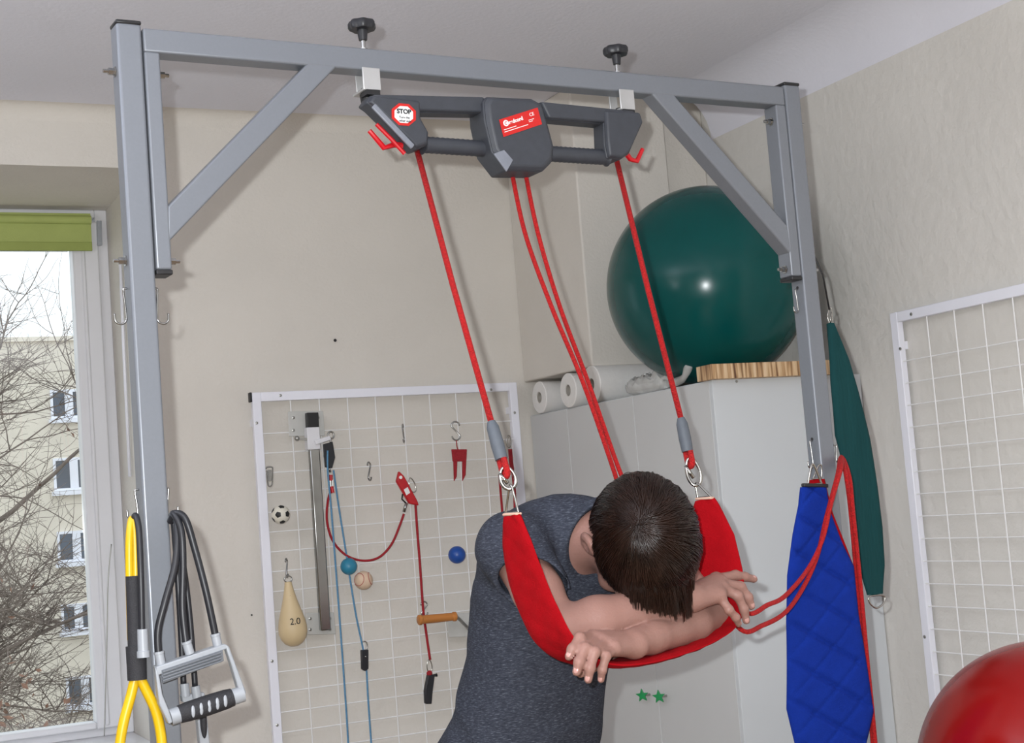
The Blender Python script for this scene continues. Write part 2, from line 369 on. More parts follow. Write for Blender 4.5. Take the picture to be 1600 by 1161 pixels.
def tree(name, base, h, seed, label, spread=1.0, lean=(0, 0), nleaf=260, gens=5):
    R = random.Random(seed); tr = MB(); tips = []
    def seen(p):
        v = p-CAM; q = 800+F_PX*(v @ _r)/(v @ _f); y = 580.5-F_PX*(v @ _u)/(v @ _f); return -260 < q < 260 and 250 < y < 1350
    def branch(p, d, L, r, g):
        if g >= 3 and not seen(p): return
        n = 5; pts = [p]; dd = d
        for i in range(n):
            dd = nrm(dd + V3(R.gauss(0, .13), R.gauss(0, .13), R.gauss(.01, .1))); p = p + dd*L/n; pts.append(p)
        tr.tube(pts, [r*(1-.38*i/n) for i in range(n+1)], 5 if g > 1 else 8)
        if g >= gens: tips.append(p); return
        kids = 3 if g < 2 else R.choice((3, 4))
        for k in range(kids):
            t = R.uniform(.35, 1); q = pts[int(t*n)]
            a = R.uniform(0, 2*PI); o = nrm(V3(math.cos(a), math.sin(a)*.6, R.uniform(-.25, .75)))
            branch(q, nrm(dd*.55 + o*spread), L*R.uniform(.55, .8), r*.56, g+1)
        branch(p, dd, L*.72, r*.60, g+1)
    branch(np.asarray(base, float), nrm(V3(lean[0], lean[1], 1)), h*.36, h*.014, 0)
    root = thing(name, base, label, 'tree')
    build(tr, 'trunk', 'bark', root, smooth=True)
    lf = MB()
    for i in range(nleaf):
        c = R.choice(tips) + V3(R.gauss(0, .2), R.gauss(0, .2), R.gauss(-.06, .2)); s = R.uniform(.05, .12)
        a = nrm(V3(R.gauss(0, 1), R.gauss(0, 1), R.gauss(0, 1))); b = nrm(np.cross(a, V3(R.gauss(0, 1), R.gauss(0, 1), 1.1)))
        lf.add([c-a*s, c+b*s*.5, c+a*s, c-b*s*.5+np.cross(a, b)*s*.3], [(0, 1, 2), (0, 2, 3)])
    o = build(lf, 'leaves', 'dry_leaf', root, kind='stuff')
ta = atY(-40, 900, 44.); tree('bare_tree', (ta[0], 44., -12), 23, 12, 'taller bare tree whose thin twigs reach up against the white sky', 1.2, (.10, 0), 160, 7)
tb = atY(40, 900, 28.); tree('bare_tree', (tb[0], 28., -12), 15.5, 5, 'lower bare tree with sparse brown leaves, filling the foot of the window', 1.1, (-.02, 0), 500, 7)

# ------------------------------------------------------------ the steel suspension frame
AXF = (FD, FN, V3(0, 0, 1))
def fs(s, dy, z): return V3(0, 2.5, 0)*(FN[1]) * 0 + V3(FD[0]*s, 0, 0)*0 + V3(0, 0, z) + FD*s + FN*dy + FN*(FN @ V3(0, 2.5, 0))
def s_of(px, py): p = onF(px, py); return p @ FD, p[2]
sLP0 = s_of(183, 60)[0]; sLP1 = s_of(222, 60)[0]; sRP0 = s_of(1226, 135)[0]; sRP1 = s_of(1249, 138)[0]
PW = sLP1-sLP0; zT = s_of(226, 43)[1]; BH = .0435; zPT = s_of(205, 36)[1]; zBB = s_of(240.6, 426)[1]
sR0 = sRP0; sR1 = sRP0+PW
fm = thing('suspension_gantry', (1.28, 2.6, 0), 'tall grey steel gantry of square tubes with diagonal corner braces', 'frame')
def fbox(s0, s1, z0, z1, d0=0., d1=BH): return MB().box(fs((s0+s1)/2, (d0+d1)/2, (z0+z1)/2), ((s1-s0)/2, (d1-d0)/2, (z1-z0)/2), AXF)
for s0, s1 in ((sLP0, sLP1), (sR0, sR1)):
    p = build(fbox(s0, s1, 0.02, zPT), 'post', 'frame_grey', fm, bevel=.005, seg=3)
    build(fbox(s0-.0005, s1+.0005, zPT-.002, zPT+.006, -.0005, BH+.0005), 'end_cap', 'cap', p, bevel=.003)
    build(fbox(s0-.03, s1+.03, 0, .02, -.32, BH+.32), 'foot', 'frame_grey', fm, bevel=.004)
BW = .0285; g = .0022
bL0 = sLP1+g; bL1 = bL0+BW; bR1 = sR0-g; bR0 = bR1-BW
build(fbox(bL0, bR1, zT-BH, zT, .0005, BH), 'crossbeam', 'frame_grey', fm, bevel=.004, seg=3)
for b0_, b1_ in ((bL0, bL1), (bR0, bR1)):
    p = build(fbox(b0_, b1_, zBB+.006, zT-BH+.001, .0005, BH), 'bracket', 'frame_grey', fm, bevel=.004, seg=3)
    build(fbox(b0_-.0005, b1_+.0005, zBB-.003, zBB+.006, 0, BH), 'end_cap', 'cap', p, bevel=.002)
def fquad(pxs, d0, d1):
    pts = [onF(x, y) + FN*d0 for x, y in pxs]; return MB().prism(pts, FN*(d1-d0))
build(fquad([(262, 322), (262, 380), (531, 99), (484, 95)], .001, .001+BH-.002), 'brace', 'frame_grey', fm, bevel=.004, seg=3)
# the right brace mirrors the left one about the middle of the frame
sm = (bL0+bR1)/2
lq = [s_of(262, 322), s_of(262, 380), s_of(531, 99), s_of(484, 95)]
build(MB().prism([fs(2*sm-s, .001, z) for s, z in lq][::-1], FN*(BH-.002)), 'brace', 'frame_grey', fm, bevel=.004, seg=3)
def bolt(p, d, L=.018, r=.0065, parent=fm, name='bolt'):
    d = nrm(d); m = MB(); m.lathe(p, d, [(0, r*1.5), (.002, r*1.5), (.0021, r), (L*.6, r), (L*.62, r*.55), (L, r*.55)], 6); return build(m, name, 'steel', parent, smooth=30)
for z in (s_of(178, 106)[1], s_of(185, 404)[1]):
    bolt(fs(sLP0, BH/2, z), -FD, .022); bolt(fs(bL1, BH/2, z), FD, .02)
    bolt(fs(sR1, BH/2, z), FD, .02); bolt(fs(bR0, BH/2, z), -FD, .02)

# ------------------------------------------------------------ suspension device with its clamps
def dv(px, py, d=0.): return onF(px, py, d)
D0 = -.035; TH = .085          # front face of the thin parts, thickness
dev = thing('suspension_device', onF(785, 285, .02), 'dark grey moulded sling trainer clamped under the crossbeam', 'suspension device')
def plate(pxs, d0, th, inset=.006):
    pts = [dv(x, y, d0+.01) for x, y in pxs]; m = MB(); m.prism(pts, FN*(th-.01)); m.frustum(pts, FN*-.01, inset); return m
bd = MB()
def addp(pxs, d0, th, inset=.006):
    q = plate(pxs, d0, th, inset); bd.add(q.v, q.f)
# long top rail, two end blocks, centre block
addp([(578, 149), (756, 153), (758, 178), (655, 176), (600, 170)], D0+.006, .045)
addp([(840, 160), (990, 175), (990, 192), (940, 194), (852, 186)], D0+.006, .045)
addp([(579, 149), (655, 158), (657, 186), (669, 210), (667, 228), (650, 234), (582, 167), (572, 160)], D0, .05, .006)
addp([(942, 172), (998, 176), (1003, 191), (982, 241), (969, 250), (948, 247), (944, 225)], D0, .05, .006)
addp([(760, 151), (830, 154), (846, 163), (858, 203), (865, 230), (862, 254), (848, 268), (791, 267), (768, 237), (757, 188), (755, 160)], D0-.014, .072, .010)
bdo = build(bd, 'body', 'body_grey', dev, bevel=.003, seg=2)
def grip(p0, p1):
    p0 = dv(*p0, D0+.03); p1 = dv(*p1, D0+.03); L = p1-p0; prof = [(0, .0195)]; n = 26
    for i in range(n):
        t = i/(n-1); prof.append((np.linalg.norm(L)*(.03+.94*t), .0165 if i % 2 else .0155))
    prof.append((np.linalg.norm(L), .0195)); return MB().lathe(p0, L, prof, 20)
build(grip((660, 226), (764, 233)), 'grip', 'body_grey', dev, smooth=40)
build(grip((855, 240), (948, 246)), 'grip', 'body_grey', dev, smooth=40)
build(MB().beam(dv(583, 165, D0-.0008), dv(645, 230, D0-.0008), .006, .011, (0, 0, 1)), 'edge_strip', 'body_edge', dev, bevel=.002)
build(MB().prism([dv(772, 240, D0-.016), dv(788, 234, D0-.016), dv(802, 250, D0-.016), dv(792, 268, D0-.016)], FN*.004), 'edge_strip', 'body_edge', dev, bevel=.001)
# red cord hooks at both ends
hk = MB().tube([dv(628, 228, .0), dv(616, 226, .0), dv(600, 231, .0), dv(577, 204, .0)], [.007, .006, .0058, .0048], 8); hk.tube([dv(632, 240, D0+.02), dv(612, 218, D0+.02), dv(588, 194, D0+.02)], .0042, 8)
build(hk, 'cord_hook', 'red_plastic', dev, smooth=40)
hk = MB().tube([dv(980, 242, .0), dv(985, 249, .0), dv(995, 252, .0), dv(1004, 233, .0)], [.006, .0055, .0055, .0045], 8)
build(hk, 'cord_hook', 'red_plastic', dev, smooth=40)
# stickers
def sticker(pxs, d, m, nm='sticker', par=dev, t=.0008): return build(MB().prism([dv(x, y, d) for x, y in pxs], FN*t), nm, m, par)
cx, cy = 631, 179
def octo(rx, ry): return [(cx+rx*math.cos(a+PI/8)+.0, cy+ry*math.sin(a+PI/8)+.08*rx*math.cos(a+PI/8)) for a in [k*PI/4 for k in range(8)]]
so = sticker(octo(20.5, 18.5), D0-.0012, 'sticker_red'); tag(so, 'red and white octagonal warning sticker')
build(MB().prism([dv(x, y, D0-.0018) for x, y in octo(15.5, 14)], FN*.0008), 'sticker_face', 'sticker_white', so)
RT = nrm(dv(650, 181, 0)-dv(610, 178, 0)); UPV = V3(0, 0, 1)
text_obj('STOP', .0125, dv(631.5, 177.5, D0-.0026), RT, UPV, 'ink', 'lettering', so, align='CENTER', bold=.0004)
text_obj('Turn the', .0062, dv(632, 185, D0-.0026), RT, UPV, 'ink', 'lettering', so, align='CENTER')
text_obj('other side', .0062, dv(633, 190.5, D0-.0026), RT, UPV, 'ink', 'lettering', so, align='CENTER')
rl = [(780, 187), (840, 168), (847, 194), (787, 214)]
rs = sticker(rl, D0-.0155, 'sticker_red'); tag(rs, 'tilted red maker label with white print')
R2 = nrm(dv(840, 168, 0)-dv(780, 187, 0)); U2 = nrm(dv(780, 187, 0)-dv(787, 214, 0))
c = dv(790.5, 192.5, D0-.0165)
build(MB().lathe(c, -FN, [(0, .0062), (.0006, .0062)], 20), 'emblem', 'ink_white', rs)
build(MB().tube([c-FN*.0008+(R2*math.cos(t)+U2*math.sin(t))*.0028 for t in np.linspace(.6, 5.2, 12)], .0007, 6), 'emblem', 'sticker_red', rs)
text_obj('redcord', .0105, dv(796, 194, D0-.0165), R2, U2, 'ink_white', 'lettering', rs, bold=.0003)
text_obj('CE', .0095, dv(828, 182, D0-.0165), R2, U2, 'ink_white', 'lettering', rs)
sp_ = MB()     # rows of print too small to read
for (x0, y0), L_ in (((787.5, 203), .030), ((788.3, 206.5), .058), ((826, 188), .013), ((826.6, 190.5), .009)):
    q = dv(x0, y0, D0-.0162); sp_.box(q+R2*L_/2, (L_/2, .0006, .0002), (R2, nrm(U2-R2*(U2 @ R2)), FN))
build(sp_, 'small_print', 'ink_white', rs)
# clamps over the crossbeam
def clamp(px, py, kx, ky):
    s, z = s_of(px, py); zb = zT-BH
    root = thing('clamp', fs(s, BH/2, zb-.045), '%s silver clamp holding the dark trainer, black star knob on top' % ('left' if px < 700 else 'right'), 'clamp')
    m = MB().box(fs(s, -.004, zb-.018), (.0185, .002, .022), AXF).box(fs(s, BH+.004, zb-.018), (.010, .002, .022), AXF).box(fs(s, BH/2, zb-.038), (.0185, BH/2+.004, .0025), AXF)
    build(m, 'bracket', 'alu', root, bevel=.0015)
    build(MB().lathe(fs(s, BH/2, zb-.06), (0, 0, 1), [(0, .012), (.018, .014), (.022, .011), (.03, .011)], 16).box(fs(s, .005, zb-.045), (.014, .014, .005), AXF), 'spigot', 'cap', root, smooth=30)
    build(MB().lathe(fs(s, BH/2, zT-.002), (0, 0, 1), [(0, .0075), (.008, .0075), (.0085, .0045), (.03, .0045)], 12), 'threaded_rod', 'steel', root, smooth=30)
    k = MB(); n = 40; zc = zT+.051; c0 = fs(s, BH/2, zc); prof = [(-.009, .35), (-.0085, .9), (-.004, 1.0), (.004, 1.0), (.0085, .9), (.009, .3)]; vs = []
    for h, rr in prof:
        for i in range(n):
            a = 2*PI*i/n; r = .026*rr*(1+.06*math.cos(a*7)); vs.append(c0+V3(math.cos(a)*r, math.sin(a)*r, h))
    f = [(j*n+i, j*n+(i+1) % n, (j+1)*n+(i+1) % n, (j+1)*n+i) for j in range(len(prof)-1) for i in range(n)]+[tuple(range(n-1, -1, -1)), tuple((len(prof)-1)*n+i for i in range(n))]
    k.add(vs, f); k.lathe(fs(s, BH/2, zT+.022), (0, 0, 1), [(0, .008), (.02, .0105)], 16)
    build(k, 'knob', 'rubber_black', root, smooth=50)
clamp(578, 110, 571, 38); clamp(977, 145, 968, 88)

# ------------------------------------------------------------ ropes, carabiners and the red sling
LA, LB = -.236, .236
def ring_oval(c, up, side, h, w_, r, n=28, gate=True, d=None):
    pts = [c + up*h*math.sin(a) + side*w_*math.cos(a)*(1-.18*math.sin(a)) for a in np.linspace(0, 2*PI, n, endpoint=False)]
    return MB().tube(pts, r, 8, True)
def sus_rope(top, b1, b2, lt, label, lat):
    p0 = onF(*top, .02); p1 = Bl(*b1, lat); p2 = Bl(*b2, lat); d = nrm(p1-p0)
    root = thing('suspension_rope', p2, label, 'rope', 'ropes holding the red sling')
    build(MB().tube([p0+V3(0, 0, .02), p0*.5+p1*.5, p1], .0058, 12), 'rope', 'rope_red', root, smooth=True)
    q = p1+nrm(p2-p1)*0; e = p1*.28+p2*.72
    build(MB().lathe(p1-d*.012, nrm(e-p1), [(0, .0075), (.012, .0115), (np.linalg.norm(e-p1)*.75, .0125), (np.linalg.norm(e-p1)+.012, .0115)], 14), 'sleeve', 'sleeve_grey', root, smooth=40)
    sd = nrm(np.cross(nrm(p2-e), BL)); lp = []
    for a in np.linspace(0, PI, 10): lp.append(p2 + sd*.0065*math.cos(a) - nrm(e-p2)*.009*math.sin(a))
    build(MB().tube([e+sd*.0065]+lp+[e-sd*.0065], .006, 8), 'loop', 'rope_red', root, smooth=True)
    return p2
def carabiner(top, bot, side, label, parent=None, r=.0034, w_=.013, name='carabiner'):
    top = np.asarray(top); bot = np.asarray(bot); up = nrm(top-bot); h = np.linalg.norm(top-bot)/2; c = (top+bot)/2; side = nrm(side-up*(side @ up))
    root = thing(name, bot, label, 'carabiner')
    build(ring_oval(c, up, side, h, w_, r), 'ring_body', 'chrome', root, smooth=True)
    build(MB().tube([c-side*w_*.9+up*h*.55, c-side*w_*.2-up*h*.45], r*1.15, 8), 'gate', 'chrome', root, smooth=True)
e1 = sus_rope((650, 240), (770, 668), (789, 737), 0, 'red rope from the left end of the trainer to the nearer sling end', LA)
e2 = sus_rope((963, 258), (1066, 662), (1078, 722), 0, 'red rope from the right end of the trainer to the farther sling end', LB)
c1 = Bl(798, 762, LA); c2 = Bl(1089, 757, LB)
carabiner(e1+V3(0, 0, .008), c1-V3(0, 0, .002), BF*.61+BL*.79, 'chrome carabiner above the person\'s near shoulder')
carabiner(e2+V3(0, 0, .008), c2-V3(0, 0, .002), BF*.61+BL*.79, 'chrome carabiner above the far end of the red sling')

def strip(path, widths, wdirs, th, n_w=10, quilt=0, qs=.05, mb=None, edge=True):
    """cloth band along path: widths and width directions per point, real thickness"""
    P = [np.asarray(p, float) for p in path]; m = len(P); vs = []; fs_ = []; L = 0; Ls = [0]
    for i in range(1, m): L += np.linalg.norm(P[i]-P[i-1]); Ls.append(L)
    per = 2*(n_w+1)
    for i in range(m):
        T = nrm(P[min(i+1, m-1)]-P[max(i-1, 0)]); W = nrm(wdirs[i]-T*(np.dot(wdirs[i], T))); N = np.cross(T, W)
        for side in (1, -1):
            for k in range(n_w+1):
                u = (k/n_w*2-1) if side == 1 else (1-k/n_w*2)
                x = u*widths[i]; t = th/2*(1-abs(u)**6)**.5 if edge else th/2
                t = max(t, th*.12)
                if quilt:
                    a = (Ls[i]+x)/qs*PI; b = (Ls[i]-x)/qs*PI; t += quilt*(min(1, abs(math.sin(a))*2.2)*min(1, abs(math.sin(b))*2.2)-.5)*(1-abs(u)**8)
                vs.append(P[i]+W*x+N*t*side)
    for i in range(m-1):
        for k in range(per): k2 = (k+1) % per; fs_.append((i*per+k, i*per+k2, (i+1)*per+k2, (i+1)*per+k))
    fs_ += [tuple(range(per-1, -1, -1)), tuple((m-1)*per+k for k in range(per))]
    mb = mb or MB(); mb.add(vs, fs_); return mb
def tri_ring(c, base, half, wd, name, parent, r=.0022):
    pts = []
    a = base+wd*half; b = base-wd*half; top = c
    out = catmull([top+wd*.004, top-wd*.004, b+(top-b)*.1, b, b+(a-b)*.08, a+(b-a)*.08, a, a+(top-a)*.1], 4, True)
    return build(MB().tube(out, r, 8, True), name, 'chrome', parent, smooth=True)
# path of the sling in the body frame (f, l, z), f = width direction
sp = [(.196, -.236, 1.478), (.200, -.234, 1.43), (.210, -.228, 1.37), (.228, -.219, 1.31), (.250, -.207, 1.262), (.266, -.180, 1.228), (.272, -.13, 1.209), (.273, -.05, 1.204), (.270, .05, 1.211), (.262, .12, 1.222), (.252, .172, 1.238), (.240, .205, 1.268), (.224, .224, 1.325), (.209, .234, 1.40), (.198, .237, 1.477)]
spw = [.021, .041, .051, .053, .054, .054, .053, .052, .052, .053, .055, .057, .057, .050, .021]
pp = catmull([V3(*p) for p in sp], 7); ww = [np.interp(i/7, range(len(spw)), spw) for i in range(len(pp))]
path = [B(*p) for p in pp]
sl = thing('arm_sling', path[len(path)//2], 'red padded sling hanging from both ropes under the person\'s crossed forearms', 'sling')
wd = []
for i, p in enumerate(pp):
    wd.append(BF*math.cos(.3*max(0, min(1, (i-60)/25))) + BL*math.sin(.3*max(0, min(1, (i-60)/25))))
build(strip(path, ww, wd, .011, 12, .003, .05), 'sling_band', 'sling_red', sl, smooth=60)
for i0, cc in ((0, c1), (-1, c2)):
    bse = path[i0]
    build(MB().beam(bse-BF*.021+V3(0, 0, .002), bse+BF*.021+V3(0, 0, .002), .013, .005), 'end_binding', 'sling_edge', sl, bevel=.002)
    tri_ring(cc, bse+V3(0, 0, .004), .019, BF, 'end_ring', sl)

# ------------------------------------------------------------ signed-distance modelling for the person
class SDF:
    def __init__(s, lo, hi, h):
        s.lo = np.asarray(lo, float); s.h = h; s.n = np.ceil((np.asarray(hi)-s.lo)/h).astype(int)+1
        s.d = np.full(s.n, .2, np.float32)
        s.ax = [(s.lo[i]+np.arange(s.n[i])*h).astype(np.float32) for i in range(3)]
    def region(s, lo, hi):
        a = np.maximum(np.floor((lo-s.lo)/s.h).astype(int), 0); b = np.minimum(np.ceil((hi-s.lo)/s.h).astype(int)+1, s.n)
        if np.any(b <= a): return None
        sl_ = tuple(slice(a[i], b[i]) for i in range(3)); X = [s.ax[i][sl_[i]] for i in range(3)]
        return sl_, X[0][:, None, None], X[1][None, :, None], X[2][None, None, :]
    def comb(s, sl_, v, k, op='u'):
        d = s.d[sl_]
        if op == 'u':
            if k <= 0: s.d[sl_] = np.minimum(d, v)
            else:
                h = np.maximum(k-np.abs(d-v), 0)/k; s.d[sl_] = np.minimum(d, v)-h*h*k*.25
        elif op == 's':
            if k <= 0: s.d[sl_] = np.maximum(d, -v)
            else:
                h = np.maximum(k-np.abs(d+v), 0)/k; s.d[sl_] = np.maximum(d, -v)+h*h*k*.25
        else: s.d[sl_] = np.maximum(d, v)
    def cone(s, a, b, ra, rb, k=.01, op='u'):
        a = np.asarray(a, float); b = np.asarray(b, float); m_ = max(ra, rb)+k+.03
        r = s.region(np.minimum(a, b)-m_, np.maximum(a, b)+m_)
        if r is None: return
        sl_, X, Y, Z = r; d = b-a; L2 = d @ d+1e-9
        t = np.clip(((X-a[0])*d[0]+(Y-a[1])*d[1]+(Z-a[2])*d[2])/L2, 0, 1)
        v = np.sqrt((X-a[0]-t*d[0])**2+(Y-a[1]-t*d[1])**2+(Z-a[2]-t*d[2])**2)-(ra+(rb-ra)*t)
        s.comb(sl_, v, k, op)
    def chain(s, pts, rs, k=.006):
        for i in range(len(pts)-1): s.cone(pts[i], pts[i+1], rs[i], rs[i+1], k)
    def ell(s, c, r, ax, k=.01, op='u'):
        c = np.asarray(c, float); m_ = max(r)+k+.02; q = s.region(c-m_, c+m_)
        if q is None: return
        sl_, X, Y, Z = q; u = 0; g_ = 0
        for i in range(3):
            p = (X-c[0])*ax[i][0]+(Y-c[1])*ax[i][1]+(Z-c[2])*ax[i][2]; u = u+(p/r[i])**2; g_ = g_+(p/r[i]**2)**2
        u = np.sqrt(u); v = u*(u-1)/(np.sqrt(g_)+1e-6); s.comb(sl_, v.astype(np.float32), k, op)
    def hell(s, c, r, ax, k=.01, op='u'): s.ell(c, tuple(q*HS for q in r), ax, k, op)
    def plane(s, p, n, lo=None, hi=None):    # keep the side n points away from
        n = nrm(n); X, Y, Z = s.ax[0][:, None, None], s.ax[1][None, :, None], s.ax[2][None, None, :]
        v = (X-p[0])*n[0]+(Y-p[1])*n[1]+(Z-p[2])*n[2]; s.d = np.maximum(s.d, v.astype(np.float32))
    def mesh(s):
        d = s.d; d[0], d[-1], d[:, 0], d[:, -1], d[:, :, 0], d[:, :, -1] = 1, 1, 1, 1, 1, 1
        ins = d < 0; nx, ny, nz = [q-1 for q in s.n]
        c = np.zeros((nx, ny, nz), np.uint8); corners = [(i, j, k) for i in (0, 1) for j in (0, 1) for k in (0, 1)]
        for i, j, k in corners: c += ins[i:i+nx, j:j+ny, k:k+nz]
        act = np.argwhere((c > 0) & (c < 8)); idx = np.full((nx, ny, nz), -1, np.int64); idx[tuple(act.T)] = np.arange(len(act))
        pos = np.zeros((len(act), 3)); cnt = np.zeros(len(act))
        for a in corners:
            for ax in range(3):
                if a[ax] == 1: continue
                b = list(a); b[ax] = 1
                va = d[act[:, 0]+a[0], act[:, 1]+a[1], act[:, 2]+a[2]]; vb = d[act[:, 0]+b[0], act[:, 1]+b[1], act[:, 2]+b[2]]
                cr = (va < 0) != (vb < 0); t = np.where(cr, va/(va-vb+1e-12), 0)
                for e in range(3):
                    pos[:, e] += np.where(cr, a[e]+(t if e == ax else 0), 0)
                cnt += cr
        pos = s.lo + (act + pos/cnt[:, None])*s.h
        F = []
        for ax in range(3):
            o1, o2 = [(1, 2), (2, 0), (0, 1)][ax]
            A_ = ins[tuple(slice(0, -1) if q == ax else slice(None) for q in range(3))]; B_ = ins[tuple(slice(1, None) if q == ax else slice(None) for q in range(3))]
            E_ = np.argwhere(A_ != B_); st = A_[tuple(E_.T)]
            def at(e1, e2):
                q = E_.copy(); q[:, o1] -= e1; q[:, o2] -= e2; return idx[tuple(q.T)]
            quad = np.stack([at(1, 1), at(0, 1), at(0, 0), at(1, 0)], 1); quad[~st] = quad[~st][:, ::-1]; F.append(quad)
        F = np.concatenate(F); F = F[(F >= 0).all(1)]; mb = MB(); mb.v = pos.tolist(); mb.f = F.tolist(); mb.mi = []; return mb
def relax(mb, it=2, lam=.5):
    v = np.array(mb.v); f = np.array(mb.f); n = len(v)
    for _ in range(it):
        acc = np.zeros((n, 3)); c = np.zeros(n)
        for a, b in ((0, 1), (1, 2), (2, 3), (3, 0)):
            np.add.at(acc, f[:, a], v[f[:, b]]); np.add.at(acc, f[:, b], v[f[:, a]]); np.add.at(c, f[:, a], 1); np.add.at(c, f[:, b], 1)
        v = v*(1-lam)+lam*acc/np.maximum(c, 1)[:, None]
    mb.v = v.tolist(); return mb

Z3 = V3(0, 0, 1)
# skeleton
sR = B(.074, -.150, 1.420); sL = B(.055, .170, 1.42)
eR = B(.222, -.170, 1.272); eL = B(.238, .183, 1.262)
FRt = .238
wR = B(.300, .078, 1.303)
wL = Bf(988, 1006, .303)
TH_ = math.radians(104); HS = 1.07
HY = math.radians(24); HF = BF*math.cos(HY)-BL*math.sin(HY); HL = BL*math.cos(HY)+BF*math.sin(HY)
hv = HF*math.sin(TH_)+Z3*math.cos(TH_); hg = HF*math.cos(TH_)-Z3*math.sin(TH_); HA = (HL, hv, hg)
HC = B(.240, .020, 1.404)
def H(l, v, g_): return HC+(HL*l+hv*v+hg*g_)*HS
P0 = V3(-.235, 0, .84); P1 = V3(.062, 0, 1.455)
def torso(s, infl=0, k=.03, tt=None):
    a0 = B(*P0); a1 = B(*P1); ax = nrm(a1-a0); L = np.linalg.norm(a1-a0); dn = nrm(BF-ax*(BF @ ax)); m_ = .3
    q = s.region(np.minimum(a0, a1)-m_, np.maximum(a0, a1)+m_); sl_, X, Y, Z = q
    u = ((X-a0[0])*ax[0]+(Y-a0[1])*ax[1]+(Z-a0[2])*ax[2])/L; x = (X-a0[0])*BL[0]+(Y-a0[1])*BL[1]; y = (X-a0[0])*dn[0]+(Y-a0[1])*dn[1]+(Z-a0[2])*dn[2]
    T = [-.12, 0, .15, .35, .55, .72, .85, .93, 1.0, 1.08]
    A_ = [.19, .20, .185, .150, .140, .146, .158, .142, .085, .02]
    D_ = [.135, .15, .135, .112, .108, .110, .098, .083, .065, .02]
    C_ = [.0, .0, .0, .012, .004, -.010, -.010, -.006, 0, 0]
    aa = np.interp(u, T, A_)+infl; dd = np.interp(u, T, D_)+infl; cc = np.interp(u, T, C_)
    rr = np.sqrt((np.abs(x)/aa)**2.3+(np.abs(y-cc)/dd)**2.3+1e-9)**(2/2.3)
    v = (rr-1)*np.minimum(aa, dd)*.9; v = np.maximum(v, np.maximum(-u-.15, u-1.06)*L); s.comb(sl_, v.astype(np.float32), k)

# ---- body
lo = np.minimum.reduce([B(-.5, -.3, .8), B(.45, -.3, .8), B(.45, .36, .8), B(-.5, .36, .8)]); hi = np.maximum.reduce([B(-.5, -.3, 1.6), B(.45, -.3, 1.6), B(.45, .36, 1.6), B(-.5, .36, 1.6)])
body = SDF(lo, hi, .0031)
torso(body, -.012)
body.chain([B(.02, 0, 1.39), B(.09, .003, 1.428), B(.175, .012, 1.415)], [.062, .057, .055], .03)
for s_, e_, r0 in ((sR, eR, .048), (sL, eL, .048)):
    body.cone(s_, s_*.45+e_*.55, r0, .044, .03); body.cone(s_*.45+e_*.55, e_, .044, .0375, .015)
# forearms with a fuller upper half
def forearm(e, w_, wr=.026):
    d = w_-e; body.cone(e, e+d*.28, .040, .0425, .012); body.cone(e+d*.28, e+d*.78, .0425, .030, .012); body.cone(e+d*.75, w_, .030, wr, .012)
nails = []; main_field = body.d
def new_arm(s_, e_):
    body.d = np.full(body.n, .2, np.float32); body.cone(s_, s_*.45+e_*.55, .046, .043, .03); body.cone(s_*.45+e_*.55, e_, .043, .0375, .015)
def finger(pts, rs, nail_up):
    body.chain(pts, rs, .004)
    for p, r in zip(pts[1:-1], rs[1:-1]): body.ell(p, (r*1.08, r*1.08, r*1.08), (V3(1, 0, 0), V3(0, 1, 0), Z3), .004)
    d = nrm(pts[-1]-pts[-2]); n = nrm(nail_up-d*(nail_up @ d)); nails.append((pts[-1]-d*.003+n*rs[-1]*.80, d, n, rs[-1]))
def hand(w_, mcp, pip, dip, tip, thumb, up, rf=.0088):
    # back of the hand as bones that fan out from the wrist
    for i, mpt in enumerate(mcp):
        o = w_ + (mpt-mcp[1])*.28; body.cone(o, mpt, .0175, .0125 if i else .0125, .012)
        if i < 3: body.cone(o*.5+mpt*.5, (mcp[i]+mcp[i+1])/2*.9+w_*.1, .013, .012, .012)
    for i in range(4):
        r = rf*(1, 1.02, .98, .86)[i]
        body.ell(mcp[i]+up*.002, (.0118, .0118, .0118), (V3(1, 0, 0), V3(0, 1, 0), Z3), .006)
        finger([mcp[i], pip[i], dip[i], tip[i]], [r*1.2, r*1.04, r*.95, r*.84], up)
    body.chain(thumb, [.016, .0125, .0105, .009], .008); d = nrm(thumb[-1]-thumb[-2]); n = nrm(up-d*(up @ d)); nails.append((thumb[-1]+n*.0072-d*.002, d, n, .0095))
def mid(a, b, t, off): return a*(1-t)+b*t+off
cams = nrm(CAM-B(.3, 0, 1.3))
new_arm(sL, eL); forearm(eL, wL)
# left hand, fingers curled over the near edge of the sling
mc = [Bf(926, 996, .285), Bf(936, 1001, .300), Bf(947, 1006, .314), Bf(960, 1014, .326)]
pi_ = [Bf(906, 997, .312), Bf(914, 1013, .330), Bf(929, 1019, .340), Bf(947, 1025, .342)]
tp = [Bf(889, 1026, .316), Bf(901, 1050, .332), Bf(919, 1062, .338), Bf(939, 1062, .334)]
di = [mid(a, b, .58, cams*.004-BL*.002) for a, b in zip(pi_, tp)]
th = [wL+(mc[0]-wL)*.25-V3(0, 0, .006), B(.262, -.10, 1.222), B(.25, -.125, 1.205), B(.245, -.15, 1.195)]
hand(wL, mc, pi_, di, tp, th, nrm(Z3*.7+cams*.8))
main_field = np.minimum(main_field, body.d)
new_arm(sR, eR); forearm(eR, wR)
